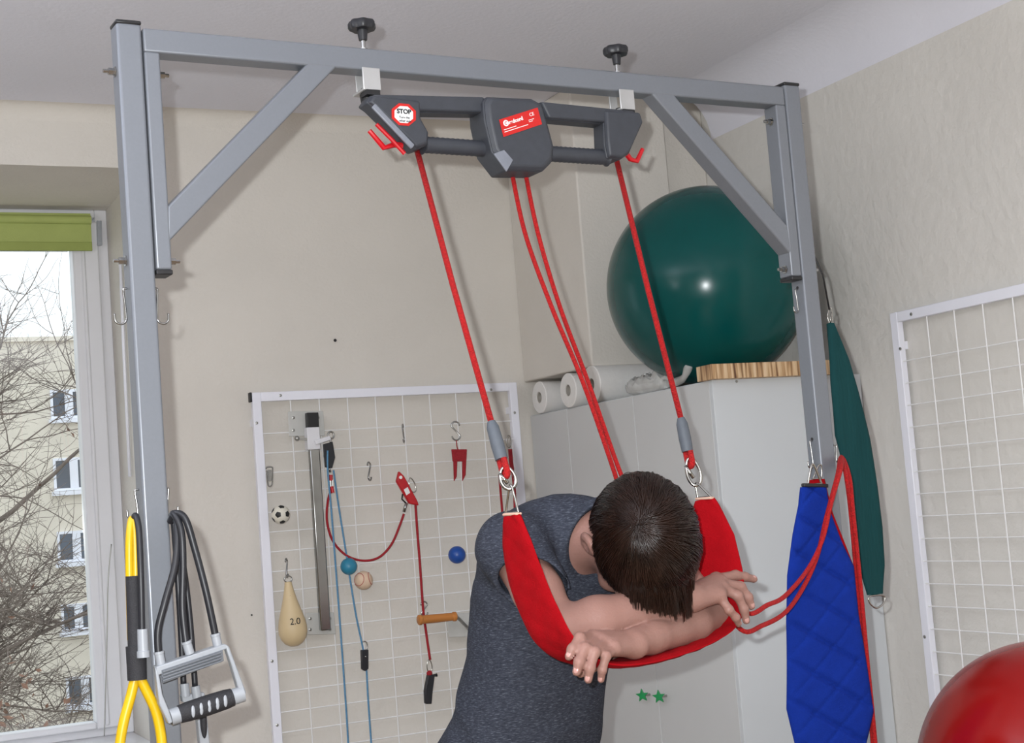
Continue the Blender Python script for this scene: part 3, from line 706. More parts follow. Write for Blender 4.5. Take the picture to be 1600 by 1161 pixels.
# right hand on the far bend of the sling
mc = [Bf(1119, 905, .272), Bf(1127, 911, .288), Bf(1129, 920, .302), Bf(1124, 931, .315)]
pi_ = [Bf(1149, 899, .272), Bf(1157, 917, .300), Bf(1153, 931, .318), Bf(1139, 953, .330)]
tp = [Bf(1178, 905, .280), Bf(1174, 947, .305), Bf(1166, 970, .318), Bf(1154, 975, .326)]
di = [mid(a, b, .55, cams*.003+BL*.004) for a, b in zip(pi_, tp)]
di[0] = mid(pi_[0], tp[0], .5, Z3*.001)
th = [wR+(mc[0]-wR)*.3, B(.248, .12, 1.287), B(.236, .15, 1.272), B(.232, .175, 1.262)]
hand(wR, mc, pi_, di, tp, th, nrm(Z3*.8+cams*.6))
body.d = np.minimum(main_field, body.d); main_field = None
# ---- head
body.hell(H(0, .012, -.012), (.0755, .100, .094), HA, .02)
body.hell(H(0, -.03, .03), (.066, .078, .066), HA, .02)         # face
body.hell(H(0, -.088, .052), (.050, .045, .042), HA, .02)       # jaw
body.hell(H(0, -.112, .068), (.024, .02, .018), HA, .012)       # chin
body.hell(H(0, .035, .062), (.055, .04, .03), HA, .02)          # brow
body.cone(H(0, -.004, .088), H(0, -.036, .112), .009, .0115, .010)  # nose
for sx in (-1, 1):
    body.hell(H(sx*.010, -.040, .102), (.008, .007, .008), HA, .005)
    body.hell(H(sx*.031, .006, .098), (.019, .011, .012), HA, .006, 's')        # eye socket
    body.hell(H(sx*.031, .003, .083), (.0145, .0125, .0125), HA, .002)        # lid
    body.hell(H(sx*.040, -.040, .070), (.022, .022, .018), HA, .015)           # cheek
    e0 = H(sx*.082, -.020, -.004)
    body.hell(e0+HL*sx*.004, (.010, .033, .021), (nrm(HL*sx+hg*.35), hv, nrm(hg-HL*sx*.35)), .004)
    body.hell(e0+HL*sx*.013+hg*.003, (.006, .019, .010), (nrm(HL*sx+hg*.35), hv, nrm(hg-HL*sx*.35)), .003, 's')
    body.hell(e0+HL*sx*.002-hv*.026, (.006, .009, .009), HA, .004)
body.cone(H(-.018, -.066, .093), H(.018, -.066, .093), .0068, .0068, .005)
body.cone(H(-.015, -.078, .090), H(.015, -.078, .090), .0072, .0072, .005)
body.plane(B(-.37, 0, .86), V3(0, 0, -1))
pm = relax(body.mesh(), 1, .4)
person = build(pm, 'person', 'skin', smooth=True, base=B(-.3, 0, 0), label='person in a grey T-shirt bowing forward with forehead on crossed forearms in the red sling', cat='person')
for c_, d_, n_, r_ in nails: build(MB().sphere(c_, (r_*.62, r_*.85, r_*.22), 14, 8, (nrm(np.cross(d_, n_)), d_, n_)), 'fingernail', 'nail', person, smooth=True)

# ---- shirt
sh = SDF(lo, hi, .0036)
torso(sh, .008)
sh.cone(B(.02, -.05, 1.415), sR+V3(0, 0, -.002), .080, .063, .04); sh.cone(B(.02, .05, 1.415), sL+V3(0, 0, -.002), .080, .063, .04)
sh.chain([B(.01, 0, 1.40), B(.085, .002, 1.432), B(.17, .01, 1.425)], [.085, .069, .067], .02)
cn = nrm(BF*.90-Z3*.44); ci = np.cross(BL, cn); cc_ = B(.118, .008, 1.430)
bz = B(.03, 0, 1.445); 
for s_, e_ in ((sR, eR), (sL, eL)):
    hem = s_*.70+e_*.30; sh.cone(s_, hem+(e_-s_)*.22, .062, .061, .02)
body_sl = []
for s_, e_ in ((sR, eR), (sL, eL)):
    hem = s_*.70+e_*.30; d_ = nrm(e_-s_)
    # cut beyond the hem and hollow the cuff
    sd_ = -1 if s_ is sR else 1; c_ = hem+nrm(d_+BL*sd_*.55)*.092; sh.cone(c_-np.cross(d_, BL)*.0, c_+d_*.03, .085, .085, .0, 's')
    sh.cone(hem-d_*.012, hem+d_*.09, .053, .056, .001, 's')
# neck opening
nb = B(.145, .01, 1.445)
sh.ell(cc_+cn*.062, (.1, .1, .062), (BL, ci, cn), .003, 's')
sh.cone(cc_-cn*.008, cc_+cn*.05, .0605, .0605, .002, 's')
sm_ = relax(sh.mesh(), 2, .5)
# gentle folds: deeper at the waist and under the arm
vv = np.array(sm_.v); ctr = B(-.1, 0, 1.2)
ff_ = np.array(sm_.f); nn_ = np.zeros_like(vv); fn_ = np.cross(vv[ff_[:, 2]]-vv[ff_[:, 0]], vv[ff_[:, 3]]-vv[ff_[:, 1]])
for i in range(4): np.add.at(nn_, ff_[:, i], fn_)
nn_ /= np.linalg.norm(nn_, axis=1)[:, None]+1e-9
am = np.zeros(len(vv))
for i in range(len(vv)):
    q = vv[i]; p = q-ctr; u = p @ BF; z = p[2]; l = p @ BL
    t = z*9+u*5+noise.noise(Vector((u*6, l*6, z*6)))*1.6
    a_ = noise.noise(Vector((l*5+3, t, u*2)))*.006+noise.noise(Vector((q[0]*22, q[1]*22, q[2]*22)))*.0016
    am[i] = a_*(1.0 if z < .16 else .5)
vv += nn_*am[:, None]; sm_.v = vv.tolist()
shirt = build(sm_, 'shirt', 'shirt', person, smooth=True); tag(shirt, 'dark grey heather short-sleeved T-shirt')
cr = []
for a in np.linspace(0, 2*PI, 40, endpoint=False):
    cr.append(cc_-cn*.004*0+BL*.0665*math.cos(a)+ci*.070*math.sin(a)-cn*.012*math.cos(a)**2*0)
build(MB().tube(cr, .0055, 8, True), 'collar', 'shirt', shirt, smooth=True)
# ---- trousers and shoes
tr_ = SDF(B(-.34, 0, 0)-V3(.36, .36, 0), B(-.3, 0, .97)+V3(.36, .36, 0), .008)
for sx in (-1, 1):
    tr_.chain([B(-.31, sx*.085, .86), B(-.27, sx*.10, .48), B(-.33, sx*.10, .09)], [.105, .068, .055], .03)
tr_.chain([B(-.32, -.07, .88), B(-.32, .07, .88)], [.115, .115], .03)
build(relax(tr_.mesh(), 1), 'trousers', 'trousers', person, smooth=True)
for sx in (-1, 1):
    s2 = SDF(B(-.28, sx*.1, 0)-V3(.2, .2, 0.02), B(-.28, sx*.1, .14)+V3(.2, .2, 0), .006)
    s2.cone(B(-.35, sx*.1, .05), B(-.22, sx*.105, .038), .045, .04, .02); s2.cone(B(-.34, sx*.1, .09), B(-.34, sx*.1, .06), .045, .045, .02)
    s2.plane(B(0, 0, .004), V3(0, 0, -1)); build(relax(s2.mesh(), 1), 'shoe', 'shoe', person, smooth=True)

# ---- hair: scalp cap plus combed strands running away from the crown
hb = SDF(HC-.2, HC+.2, .0035)
hb.hell(H(0, .018, -.018), (.0825, .110, .102), HA, .0)
hb.hell(H(0, .066, .016), (.072, .060, .068), HA, .02)
hb.hell(H(0, -.075, .085), (.12, .103, .094), HA, .006, 's')
hb.hell(H(0, -.15, .0), (.12, .088, .11), HA, .006, 's')
for sx in (-1, 1): hb.hell(H(sx*.09, -.018, .0), (.034, .038, .028), HA, .004, 's')
hairo = build(relax(hb.mesh(), 1), 'hair', 'hair_base', person, smooth=True); tag(hairo, 'short straight dark brown hair')
HR = V3(.087, .116, .107); HO = V3(0, .019, -.018)     # ellipsoid the strands lie on (l, v, g)
def surf(dv_): n = nrm(dv_); r = 1/math.sqrt((n[0]/HR[0])**2+(n[1]/HR[1])**2+(n[2]/HR[2])**2); return HO+n*r, n
wh = nrm(V3(-.34, .80, -.42))       # the crown
def hairline(g_, l_=0):
    v = float(np.interp(g_, [-.06, -.04, -.01, .015, .05, .085], [-.075, -.06, -.02, .012, .040, .062]))
    return max(v, .022) if abs(l_) > .052 and -.034 < g_ < .03 else v
RR = random.Random(3); guides = []
def guide(d0, length, lift, swirl, fringe=False):
    n0 = nrm(d0); a = math.acos(max(-1, min(1, n0 @ wh)))
    t = n0-wh*(n0 @ wh); bx = nrm(t); by = np.cross(wh, bx); seg = 14; step = length/seg; rot_ = 0; pts = []; hang = None; prev = None; cutz = RR.gauss(.089, .006); hz_ = RR.uniform(.012, .062)
    for i in range(seg+1):
        dirn = wh*math.cos(a)+(bx*math.cos(rot_)+by*math.sin(rot_))*math.sin(a); p, n = surf(dirn)
        if hang is None and i > 1 and p[2] > hz_ and p[1] > .045 and -.055 < p[0] < .082: hang = nrm(p-prev)
        if hang is not None:
            hang = nrm(hang+V3(0, .02 if fringe else -.02, .16)); p = prev+hang*step
            if p[2] > cutz+.36*p[0]: break
        else:
            p = p+n*lift*math.sin(min(1, i/seg)*PI)
            if p[1] < hairline(p[2], p[0])-.004: break
        pts.append(p); prev = p; a += step/.105; rot_ += swirl*.03
    if len(pts) < 4: return
    P = np.array(pts); u = np.linspace(0, len(P)-1, 12); guides.append(np.stack([np.interp(u, np.arange(len(P)), P[:, k]) for k in range(3)], 1))
while len(guides) < 1150:
    d0 = nrm(V3(RR.gauss(0, 1), RR.gauss(0, 1), RR.gauss(0, 1))); p, n = surf(d0)
    if p[1] < hairline(p[2], p[0])+.004: continue
    guide(d0, RR.uniform(.075, .125), RR.uniform(.0005, .0035), RR.uniform(-.2, 1.0))
for i in range(170):
    guide(wh+V3(RR.gauss(0, .12), RR.gauss(0, .12), RR.gauss(0, .12)), RR.uniform(.05, .11), RR.uniform(.001, .003), RR.uniform(.2, 1.2))
for i in range(320):
    guide(nrm(V3(RR.uniform(-.85, .95), 1.0, RR.uniform(-.25, .45))), RR.uniform(.085, .15), RR.uniform(.002, .007), RR.uniform(-.2, .4), True)
Gd = np.array(guides); NG = len(Gd); PER = 15
N_ = NG*PER; C_ = np.repeat(Gd, PER, 0); T_ = np.gradient(C_, axis=1); T_ /= np.linalg.norm(T_, axis=2, keepdims=True)+1e-9
nn2 = (C_-HO)/HR**2; nn2 /= np.linalg.norm(nn2, axis=2, keepdims=True); S_ = np.cross(T_, nn2); S_ /= np.linalg.norm(S_, axis=2, keepdims=True)+1e-9
ox = rng.normal(0, 1, (N_, 1, 1)); oy = np.abs(rng.normal(0, 1, (N_, 1, 1))); tt_ = np.linspace(0, 1, 12)[None, :, None]
C_ = C_ + S_*ox*.0052*(1-.4*tt_) + nn2*(oy*.0017-.0008) + S_*np.sin(tt_*5+rng.uniform(0, 6, (N_, 1, 1)))*.0006
rad = .00078*(1-.75*tt_**3)
ring_ = [C_ + S_*rad*math.cos(q)*1.3 + nn2*rad*math.sin(q) for q in (0, 2*PI/3, 4*PI/3)]
W_ = np.stack(ring_, 2).reshape(-1, 3)*HS
W_ = HC + W_[:, :1]*HL + W_[:, 1:2]*hv + W_[:, 2:3]*hg - BASE[person.name]
base_i = (np.arange(N_)[:, None, None]*36 + np.arange(11)[None, :, None]*3); k_ = np.arange(3)[None, None, :]; k2_ = (k_+1) % 3
F_ = np.stack([base_i+k_, base_i+k2_, base_i+3+k2_, base_i+3+k_], 3).reshape(-1, 4)
hm = bpy.data.meshes.new('hair_strands'); hm.vertices.add(len(W_)); hm.vertices.foreach_set('co', W_.astype(np.float32).ravel())
hm.loops.add(F_.size); hm.loops.foreach_set('vertex_index', F_.astype(np.int32).ravel()); hm.polygons.add(len(F_))
hm.polygons.foreach_set('loop_start', np.arange(0, F_.size, 4, dtype=np.int32)); hm.polygons.foreach_set('loop_total', np.full(len(F_), 4, np.int32))
hm.polygons.foreach_set('use_smooth', np.ones(len(F_), bool)); hm.update(calc_edges=True); hm.materials.append(MATS['hair'])
ho = bpy.data.objects.new('hair_strands', hm); COL.objects.link(ho); ho.parent = hairo; ho['kind'] = 'stuff'

# ------------------------------------------------------------ the two adjusting cords
def cordpath(px0, pts, r=.0048): return MB().tube(catmull(pts, 8), r, 8)
hookp = onF(1322, 718, .022) 
sR_ = nrm(FD)
hx = fs(sR1+.012, .0, onF(1320, 716, 0)[2])
def adj(m0, mids, low, rise, fall, label):
    p = [onF(*m0, .015)+V3(0, 0, .02), onF(*m0, .015)]
    p += [Bl(x, y, t) for x, y, t in mids]
    p += [B(*q) for q in low]; p += [atY(x, y, Y) for x, y, Y in rise]; p += [hx+V3(.004, .0, .003)]; p += [atY(x, y, Y) for x, y, Y in fall]
    build(cordpath(0, p), 'adjusting_cord', 'rope_red', smooth=True, label=label, cat='cord', base=p[-1])
adj((802, 281), [(822, 370, .01), (862, 480, .03), (912, 600, .08), (960, 738, .13)], [(.03, .17, 1.50), (.02, .27, 1.46), (.05, .31, 1.38), (.12, .32, 1.29)],
    [(1158, 984, 2.44), (1192, 977, 2.46), (1227, 957, 2.50), (1255, 918, 2.55), (1277, 868, 2.565), (1292, 805, 2.57), (1308, 745, 2.58)], [(1327, 745, 2.60), (1333, 800, 2.60), (1345, 920, 2.60), (1354, 1020, 2.60), (1361, 1090, 2.60), (1369, 1175, 2.60)], 'left of two red cords from the centre of the trainer, lower loop across blue sling')
adj((823, 281), [(842, 370, .03), (875, 480, .05), (920, 600, .10), (969, 738, .14)], [(.05, .18, 1.51), (.04, .29, 1.475), (.07, .33, 1.39), (.13, .34, 1.32)],
    [(1166, 957, 2.44), (1200, 945, 2.46), (1227, 931, 2.49), (1262, 890, 2.55), (1285, 843, 2.56), (1299, 785, 2.565), (1314, 733, 2.58)], [(1322, 745, 2.59), (1329, 800, 2.61), (1340, 920, 2.61), (1350, 1020, 2.61), (1357, 1090, 2.61), (1365, 1175, 2.61)], 'right of two red cords from the centre of the trainer, upper loop across blue sling')

# ------------------------------------------------------------ hooks on the posts, things hanging from them
def s_hook(top, h, side, r=.0018, lab=None, grp=None, name='s_hook', w_=.0065, up=None):
    up = Z3 if up is None else up; pts = []
    c1_ = top-up*w_; c2_ = top-up*(h-w_)
    for a in np.linspace(PI*1.0, 0, 9): pts.append(c1_+side*w_*math.cos(a)+up*w_*math.sin(a))
    pts.append((c1_+c2_)/2)
    for a in np.linspace(PI, 2*PI, 9): pts.append(c2_+side*w_*math.cos(a)+up*w_*math.sin(a))
    return build(MB().tube(pts, r, 7), name, 'steel', label=lab, cat='hook', group=grp, smooth=True)
def j_hook(top, h, side, label, r=.0019, w_=.009):
    c2_ = top-Z3*(h-w_)+side*(w_+.001)
    pts = [top-side*.003, top+side*.003, top+side*.004-Z3*.004, top+side*.002-Z3*h*.45]+[c2_-side*w_*math.cos(a)-Z3*w_*math.sin(a) for a in np.linspace(0, PI, 9)]+[c2_+side*w_+Z3*.008]
    return build(MB().tube(catmull(pts, 3), r, 7), 'post_hook', 'steel', label=label, cat='hook', smooth=True)
zA = onF(190, 455)[2]
j_hook(fs(sLP0-.004, BH/2, zA+.008), .062, -FD, 'bare steel hook on the left face of the left post, below the bolt', w_=.010)
j_hook(fs(sLP1+.004, BH/2, zA+.008), .062, FD, 'bare steel hook on the right face of the left post, above the black tubes', w_=.010)
zB_ = onF(212, 765)[2]
j_hook(fs(sLP0-.003, BH/2, zB_), .05, -FD, 'steel hook on the left face of the left post carrying the yellow tube', w_=.009)
j_hook(fs(sLP1+.003, BH/2, zB_), .05, FD, 'steel hook on the right face of the left post carrying the black tubes', w_=.009)
zC = onF(1252, 450)[2]
j_hook(fs(sR0-.003, BH/2, zC), .052, -FD, 'bare steel hook in the upper hole of the right post', w_=.006)
zD = onF(1275, 688)[2]
j_hook(fs(sR0-.003, BH/2, zD), .06, -FD, 'steel hook in the lower hole of the right post carrying the blue sling', w_=.007)
j_hook(fs(sR1+.004, .004, hx[2]+.03), .04, FD, 'steel hook on the far side of the right post carrying the red cords', w_=.007)
for z in (zC+.004, zD+.004):
    build(MB().lathe(fs(sR0+.0005, BH/2, z), -FD, [(0, .0035), (.0015, .0035)], 12), 'hole_shade_disc', 'cap', fm)  # dark disc stands in for the shade inside the hook hole

def outline_panel(left, right, Y, th, nw=16, rows=60, quilt=0, qs=.06, extra=None):
    """cloth panel between two edges given as pixel polylines on the plane Y"""
    Lp = [atY(x, y, Y) for x, y in left]; Rp = [atY(x, y, Y) for x, y in right]
    zt = min(Lp[0][2], Rp[0][2]); zb = max(Lp[-1][2], Rp[-1][2]); vs = []; fs_ = []; per = 2*(nw+1)
    lz = [p[2] for p in Lp][::-1]; lx = [p[0] for p in Lp][::-1]; rz = [p[2] for p in Rp][::-1]; rx = [p[0] for p in Rp][::-1]
    for i in range(rows+1):
        z = zt+(zb-zt)*i/rows; x0 = np.interp(z, lz, lx); x1 = np.interp(z, rz, rx)
        for side in (-1, 1):
            for k in range(nw+1):
                u = k/nw if side == -1 else 1-k/nw; x = x0+(x1-x0)*u; e = (1-abs(2*u-1)**8)
                t = th/2*max(.25, e**.5)
                if quilt:
                    a = (z+x*.62)/qs*PI; b = (z-x*.8)/qs*PI; t += quilt*(min(1, abs(math.sin(a))*2.4)**.5+.35*min(1, abs(math.sin(b))*3)**.6-.85)*e
                y = Y+side*t+.006*math.sin(z*9+x*7)
                vs.append((x, y, z))
    for i in range(rows):
        for k in range(per): k2 = (k+1) % per; fs_.append((i*per+k, (i+1)*per+k, (i+1)*per+k2, i*per+k2))
    fs_ += [tuple(range(per)), tuple(rows*per+k for k in range(per-1, -1, -1))]
    return MB().add(vs, fs_)
YS = 2.592
bs = thing('blue_sling', atY(1298, 1225, YS), 'wide quilted blue sling hanging from the right post', 'sling')
build(outline_panel([(1254, 758), (1250, 790), (1240, 835), (1229, 900), (1226, 970), (1228, 1060), (1229, 1108), (1243, 1161), (1270, 1222)],
                    [(1292, 758), (1300, 800), (1318, 848), (1336, 885), (1341, 960), (1352, 1040), (1362, 1112), (1352, 1161), (1325, 1222)], YS, .009, 36, 240, .010, .084), 'sling_panel', 'blue_fabric', bs, smooth=70)
tri_ring(atY(1270, 728, YS), atY(1273, 757, YS), .019, V3(1, 0, 0), 'end_ring', bs, .0024)
build(MB().beam(atY(1254, 758, YS), atY(1292, 759, YS), .012, .008), 'end_binding', 'cap', bs, bevel=.002)
rs2 = thing('red_sling', atY(1300, 900, YS+.02), 'narrow red sling hanging behind the blue sling', 'sling')
build(outline_panel([(1264, 748), (1262, 800), (1268, 860), (1275, 900)], [(1290, 748), (1303, 800), (1323, 850), (1338, 890)], YS+.018, .008, 8, 30), 'sling_panel', 'sling_red', rs2, smooth=70)
tri_ring(atY(1281, 728, YS+.016), atY(1277, 748, YS+.018), .012, V3(1, 0, 0), 'end_ring', rs2, .0018)
YG = 2.73
gs = thing('green_strap', atY(1368, 950, YG), 'dark green folded sling hanging behind the right post', 'sling')
build(outline_panel([(1294, 505), (1296, 600), (1303, 680), (1320, 740), (1334, 830), (1345, 885), (1358, 930)],
                    [(1302, 505), (1325, 560), (1339, 612), (1356, 685), (1369, 760), (1379, 825), (1384, 882), (1381, 930)], YG, .016, 12, 80), 'sling_panel', 'green_fabric', gs, smooth=70)
dr = catmull([atY(1359, 932, YG), atY(1359, 942, YG), atY(1369, 950, YG), atY(1380, 943, YG), atY(1381, 931, YG)], 5, True)
build(MB().tube(dr, .0022, 8, True), 'end_ring', 'chrome', gs, smooth=True)
build(MB().tube(catmull([atY(1296, 506, YG), atY(1293, 492, YG), atY(1298, 480, YG), atY(1300, 492, YG), atY(1301, 506, YG)], 5), .0018, 7).tube([atY(1297, 506, YG), atY(1299, 488, YG)], .0016, 6), 'hanger', 'chrome', gs, smooth=True)
build(MB().tube([fs(sR1+.006, BH/2, onF(1270, 330, .02)[2])+FN*.04, atY(1286, 430, YG-.02), atY(1296, 485, YG)], .0022, 6), 'hanging_cord', 'cap', smooth=True, label='thin black cord behind the right post holding the green sling', cat='cord')

# yellow tube with a black sleeve on the left post
YT = 2.5
def T(px, py, d=0.): return atY(px, py, YT+d)
yt = thing('exercise_tube', T(215, 1161), 'yellow rubber exercise tube with black foam sleeve on the left post', 'exercise tube')
build(MB().tube(catmull([T(205, 1000, .01), T(203, 930, .01), T(202, 850, .01), T(206, 812, .02), T(210, 830, .015), T(212, 905, .01), T(213, 1000, .0), T(213, 1050, 0)], 8), .0068, 10).tube(catmull([T(213, 1050), T(205, 1085), T(193, 1130), T(186, 1175), T(184, 1230)], 6), .0085, 12).tube(catmull([T(214, 1050), T(229, 1080), T(243, 1110), T(251, 1145), T(253, 1180), T(250, 1230)], 6), .0085, 12), 'tube', 'rubber_yellow', yt, smooth=True)
build(MB().lathe(T(208, 900, .0), T(212, 1000)-T(208, 900, .0), [(0, .0125), (.115, .0135), (.1151, .017), (.17, .016)], 16), 'foam_sleeve', 'foam', yt, smooth=40)
bt = thing('exercise_tube', T(223, 1025, -.02), 'black rubber tube with a pale grey end looped beside the yellow one', 'exercise tube')
build(MB().tube(catmull([T(214, 880, .02), T(209, 820, .02), T(212, 806, .01), T(217, 830, -.005), T(220, 900, -.02), T(222, 990, -.02)], 8), .0055, 10), 'tube', 'rubber_black', bt, smooth=True)
build(MB().lathe(T(222.5, 983, -.022), T(224, 1025, -.022)-T(222.5, 983, -.022), [(0, .0085), (.012, .0088), (.035, .009), (.036, .0105), (.046, .0105)], 14), 'end_fitting', 'grey_plastic', bt, smooth=40)
# black tubes and the grey handle
YH = 2.478
def Hn(px, py, d=0.): return atY(px, py, YH+d)
hd = thing('handle_tube', Hn(300, 1130), 'grey plastic handle with ribbed black grip hanging on black tubes beside the left post', 'exercise handle')
tb_ = MB()
tb_.tube(catmull([Hn(270, 812, .05), Hn(277, 820, .03), Hn(274, 880, .01), Hn(258, 940, .0), Hn(247, 985, 0), Hn(248, 1025, 0)], 8), .0062, 10)
tb_.tube(catmull([Hn(268, 812, .05), Hn(272, 803, .03), Hn(283, 830, .015), Hn(286, 880, .01), Hn(285, 950, .005), Hn(291, 1008, 0)], 8), .0062, 10)
tb_.tube(catmull([Hn(266, 815, .05), Hn(274, 802, .03), Hn(290, 812, .015), Hn(305, 860, .01), Hn(322, 925, .0), Hn(337, 995, 0)], 8), .0062, 10)
build(tb_, 'tube', 'rubber_black', hd, smooth=True)
fmn = Z3
for p, q in (((248, 1018), (252, 1040)), ((291, 1002), (297, 1022)), ((336, 990), (341, 1012))):
    a = Hn(*p); b = Hn(*q); build(MB().lathe(a, b-a, [(0, .0085), (.004, .0085), (.0045, .0078), (np.linalg.norm(b-a), .0078)], 14), 'end_fitting', 'grey_plastic', hd, smooth=40)
fr_ = MB()
fr_.prism([Hn(244, 1042, -.012), Hn(352, 1006, -.012), Hn(357, 1013, -.012), Hn(246, 1056, -.012)], V3(0, .03, 0))
fr_.prism([Hn(242, 1040, -.012), Hn(249, 1054, -.012), Hn(254, 1085, -.012), Hn(272, 1128, -.012), Hn(264, 1132, -.012), Hn(249, 1100, -.012)], V3(0, .02, 0))
fr_.prism([Hn(351, 1006, -.012), Hn(358, 1010, -.012), Hn(385, 1082, -.012), Hn(381, 1092, -.012), Hn(373, 1078, -.012), Hn(362, 1040, -.012)], V3(0, .02, 0))
build(fr_, 'handle_frame', 'grey_plastic', hd, bevel=.002)
rb = MB()
for k in range(4):
    y = k*4.6; rb.beam(Hn(254, 1050+y, -.014), Hn(346, 1019+y, -.014), .006, .0032)
rb.prism([Hn(252, 1047, -.0125), Hn(348, 1015, -.0125), Hn(350, 1033, -.0125), Hn(254, 1068, -.0125)], V3(0, .004, 0))
build(rb, 'foot_pad', 'grey_ribs', hd, bevel=.001)
ga = Hn(266, 1121, -.005); gb_ = Hn(380, 1084, -.005); gd = gb_-ga; Lg = np.linalg.norm(gd)
build(MB().lathe(ga, gd, [(0, .0125), (Lg*.12, .0135), (Lg*.121, .015), (Lg*.25, .0165), (Lg*.5, .0172), (Lg*.75, .0165), (Lg*.85, .015), (Lg*.851, .0135), (Lg, .0125)], 20), 'grip', 'foam', hd, smooth=40)
gs_ = MB()
for k in range(5):
    t = .28+.11*k; c_ = ga+gd*t-V3(0, .0155, 0); gs_.sphere(c_, (.0035, .002, .010), 12, 8)
build(gs_, 'grip_slot', 'grey_plastic', hd, smooth=True)
for t0, t1 in ((0, .13), (.84, 1)): build(MB().lathe(ga+gd*t0, gd, [(0, .0138), (Lg*(t1-t0), .0138)], 16), 'grip_end', 'grey_plastic', hd, smooth=40)
hd2 = thing('handle_tube', atY(310, 1160, 2.56), 'second grey handle on black tubes, mostly hidden behind the ribbed one', 'exercise handle')
def H2(px, py, d=0.): return atY(px, py, 2.545+d)
build(MB().tube(catmull([H2(271, 815, -.01), H2(276, 880, 0), H2(281, 960, 0), H2(287, 1072, 0)], 8), .0052, 9).tube(catmull([H2(274, 815, -.01), H2(286, 880, 0), H2(296, 960, 0), H2(305, 1075, 0)], 8), .0052, 9), 'tube', 'rubber_black', hd2, smooth=True)
build(MB().lathe(H2(288, 1068), H2(290, 1088)-H2(288, 1068), [(0, .008), (.022, .008)], 12).lathe(H2(305, 1072), H2(308, 1090)-H2(305, 1072), [(0, .008), (.02, .008)], 12), 'end_fitting', 'grey_plastic', hd2, smooth=40)
build(MB().prism([H2(284, 1086), H2(320, 1082), H2(330, 1180), H2(314, 1180), H2(306, 1096), H2(286, 1098)], V3(0, .02, 0)), 'handle_frame', 'grey_plastic', hd2, bevel=.002)
build(MB().sphere(H2(318, 1128, -.004), (.006, .006, .028), 14, 10), 'grip', 'foam', hd2, smooth=True)

# ------------------------------------------------------------ cupboard with rolls, bag, plank and the green ball
XD = 2.425; YN = 3.667; ZC = 1.815; YE = DB-.004
cb = thing('cupboard', (2.7, 4.28, 0), 'tall white laminate cupboard with green star knobs against the right wall', 'cupboard')
build(MB().ab((XD+.018, YN+.018, .002), (XR-.004, YE, ZC-.018)), 'carcass', 'laminate_door', cb)
build(MB().ab((XD+.0, YN, .0), (XR-.004, YN+.018, ZC)), 'side_panel', 'laminate', cb, bevel=.0015)
build(MB().ab((XD+.002, YN+.018, ZC-.018), (XR-.004, YE, ZC)), 'top_panel', 'laminate', cb, bevel=.0015)
ys = [YN+.0172, 4.137, 4.603, YE]
for i in range(3):
    d_ = build(MB().ab((XD, ys[i]+.0012, .06), (XD+.018, ys[i+1]-.0012, ZC-.0025)), 'door', 'laminate_door', cb, bevel=.0015)
def star_knob(px, py, door):
    c_ = atX(px, py, XD-.03); xa = V3(1, 0, 0); pts = []
    for k in range(10):
        a = PI/2+k*PI/5+.08; r = .0225 if k % 2 == 0 else .0098; pts.append(c_+V3(0, -math.cos(a)*r, math.sin(a)*r))
    n = nrm(V3(-.75, -.65, 0)); e1_ = V3(n[1], -n[0], 0)
    pts = [c_+e1_*((p-c_)[1])*1+Z3*((p-c_)[2]) for p in pts]
    k_ = MB().prism(pts, -n*.008); return k_, c_
for (px, py), nm in (((1003, 1087), 'a'), ((1029, 1089), 'b')):
    k_, c_ = star_knob(px, py, None)
    kk = build(k_, 'star_knob', 'star_green', cb, bevel=.0012); tag(kk, 'green star-shaped knob')
    build(MB().tube([c_+V3(.005, 0, 0), V3(XD+.001, c_[1], c_[2])], .004, 10), 'knob_stem', 'chrome', kk, smooth=40)
bc = atY(1151, 596, YN-.001); build(MB().lathe(bc, (0, -1, 0), [(0, .0045), (.0015, .004)], 12), 'screw_cover', 'dull_steel', cb)

# paper rolls
for (px, py, r_, L_, lab) in ((842, 618, .0585, .20, 'small white paper roll at the corner end of the cupboard top'), (887, 607, .061, .26, 'white paper roll in the middle of the three on the cupboard'), (924, 602, .064, .30, 'largest white paper roll, nearest the green ball on the cupboard')):
    p = atX(px, py, XD-.012); c0 = V3(XD-.012, p[1], ZC+r_)
    ro = thing('paper_roll', (c0[0]+L_/2, c0[1], ZC), lab, 'paper roll', 'paper rolls on the cupboard')
    m = MB(); n = 40; ri = .021
    prof = [(0, ri), (0, ri+.001), (-.0005, r_*.6), (0, r_-.003), (.003, r_), (L_-.003, r_), (L_, r_-.003), (L_, ri)]
    vs = [(c0[0]+a_, c0[1]+math.cos(2*PI*i/n)*rr, c0[2]+math.sin(2*PI*i/n)*rr) for a_, rr in prof for i in range(n)]; k_ = len(prof)
    m.add(vs, [(j*n+i, ((j+1) % k_)*n+i, ((j+1) % k_)*n+(i+1) % n, j*n+(i+1) % n) for j in range(k_) for i in range(n)])
    build(m, 'paper', 'paper', ro, smooth=35)
    cm = MB(); prof = [(.003, ri-.003), (.003, ri), (L_-.003, ri), (L_-.003, ri-.003)]
    vs = [(c0[0]+a_, c0[1]+math.cos(2*PI*i/n)*rr, c0[2]+math.sin(2*PI*i/n)*rr) for a_, rr in prof for i in range(n)]
    cm.add(vs, [(j*n+i, ((j+1) % 4)*n+i, ((j+1) % 4)*n+(i+1) % n, j*n+(i+1) % n) for j in range(4) for i in range(n)])
    cm.lathe((c0[0]+.02, c0[1], c0[2]), (1, 0, 0), [(0, ri-.003), (.003, ri-.003)], n)
    build(cm, 'core', 'core', ro, smooth=35)
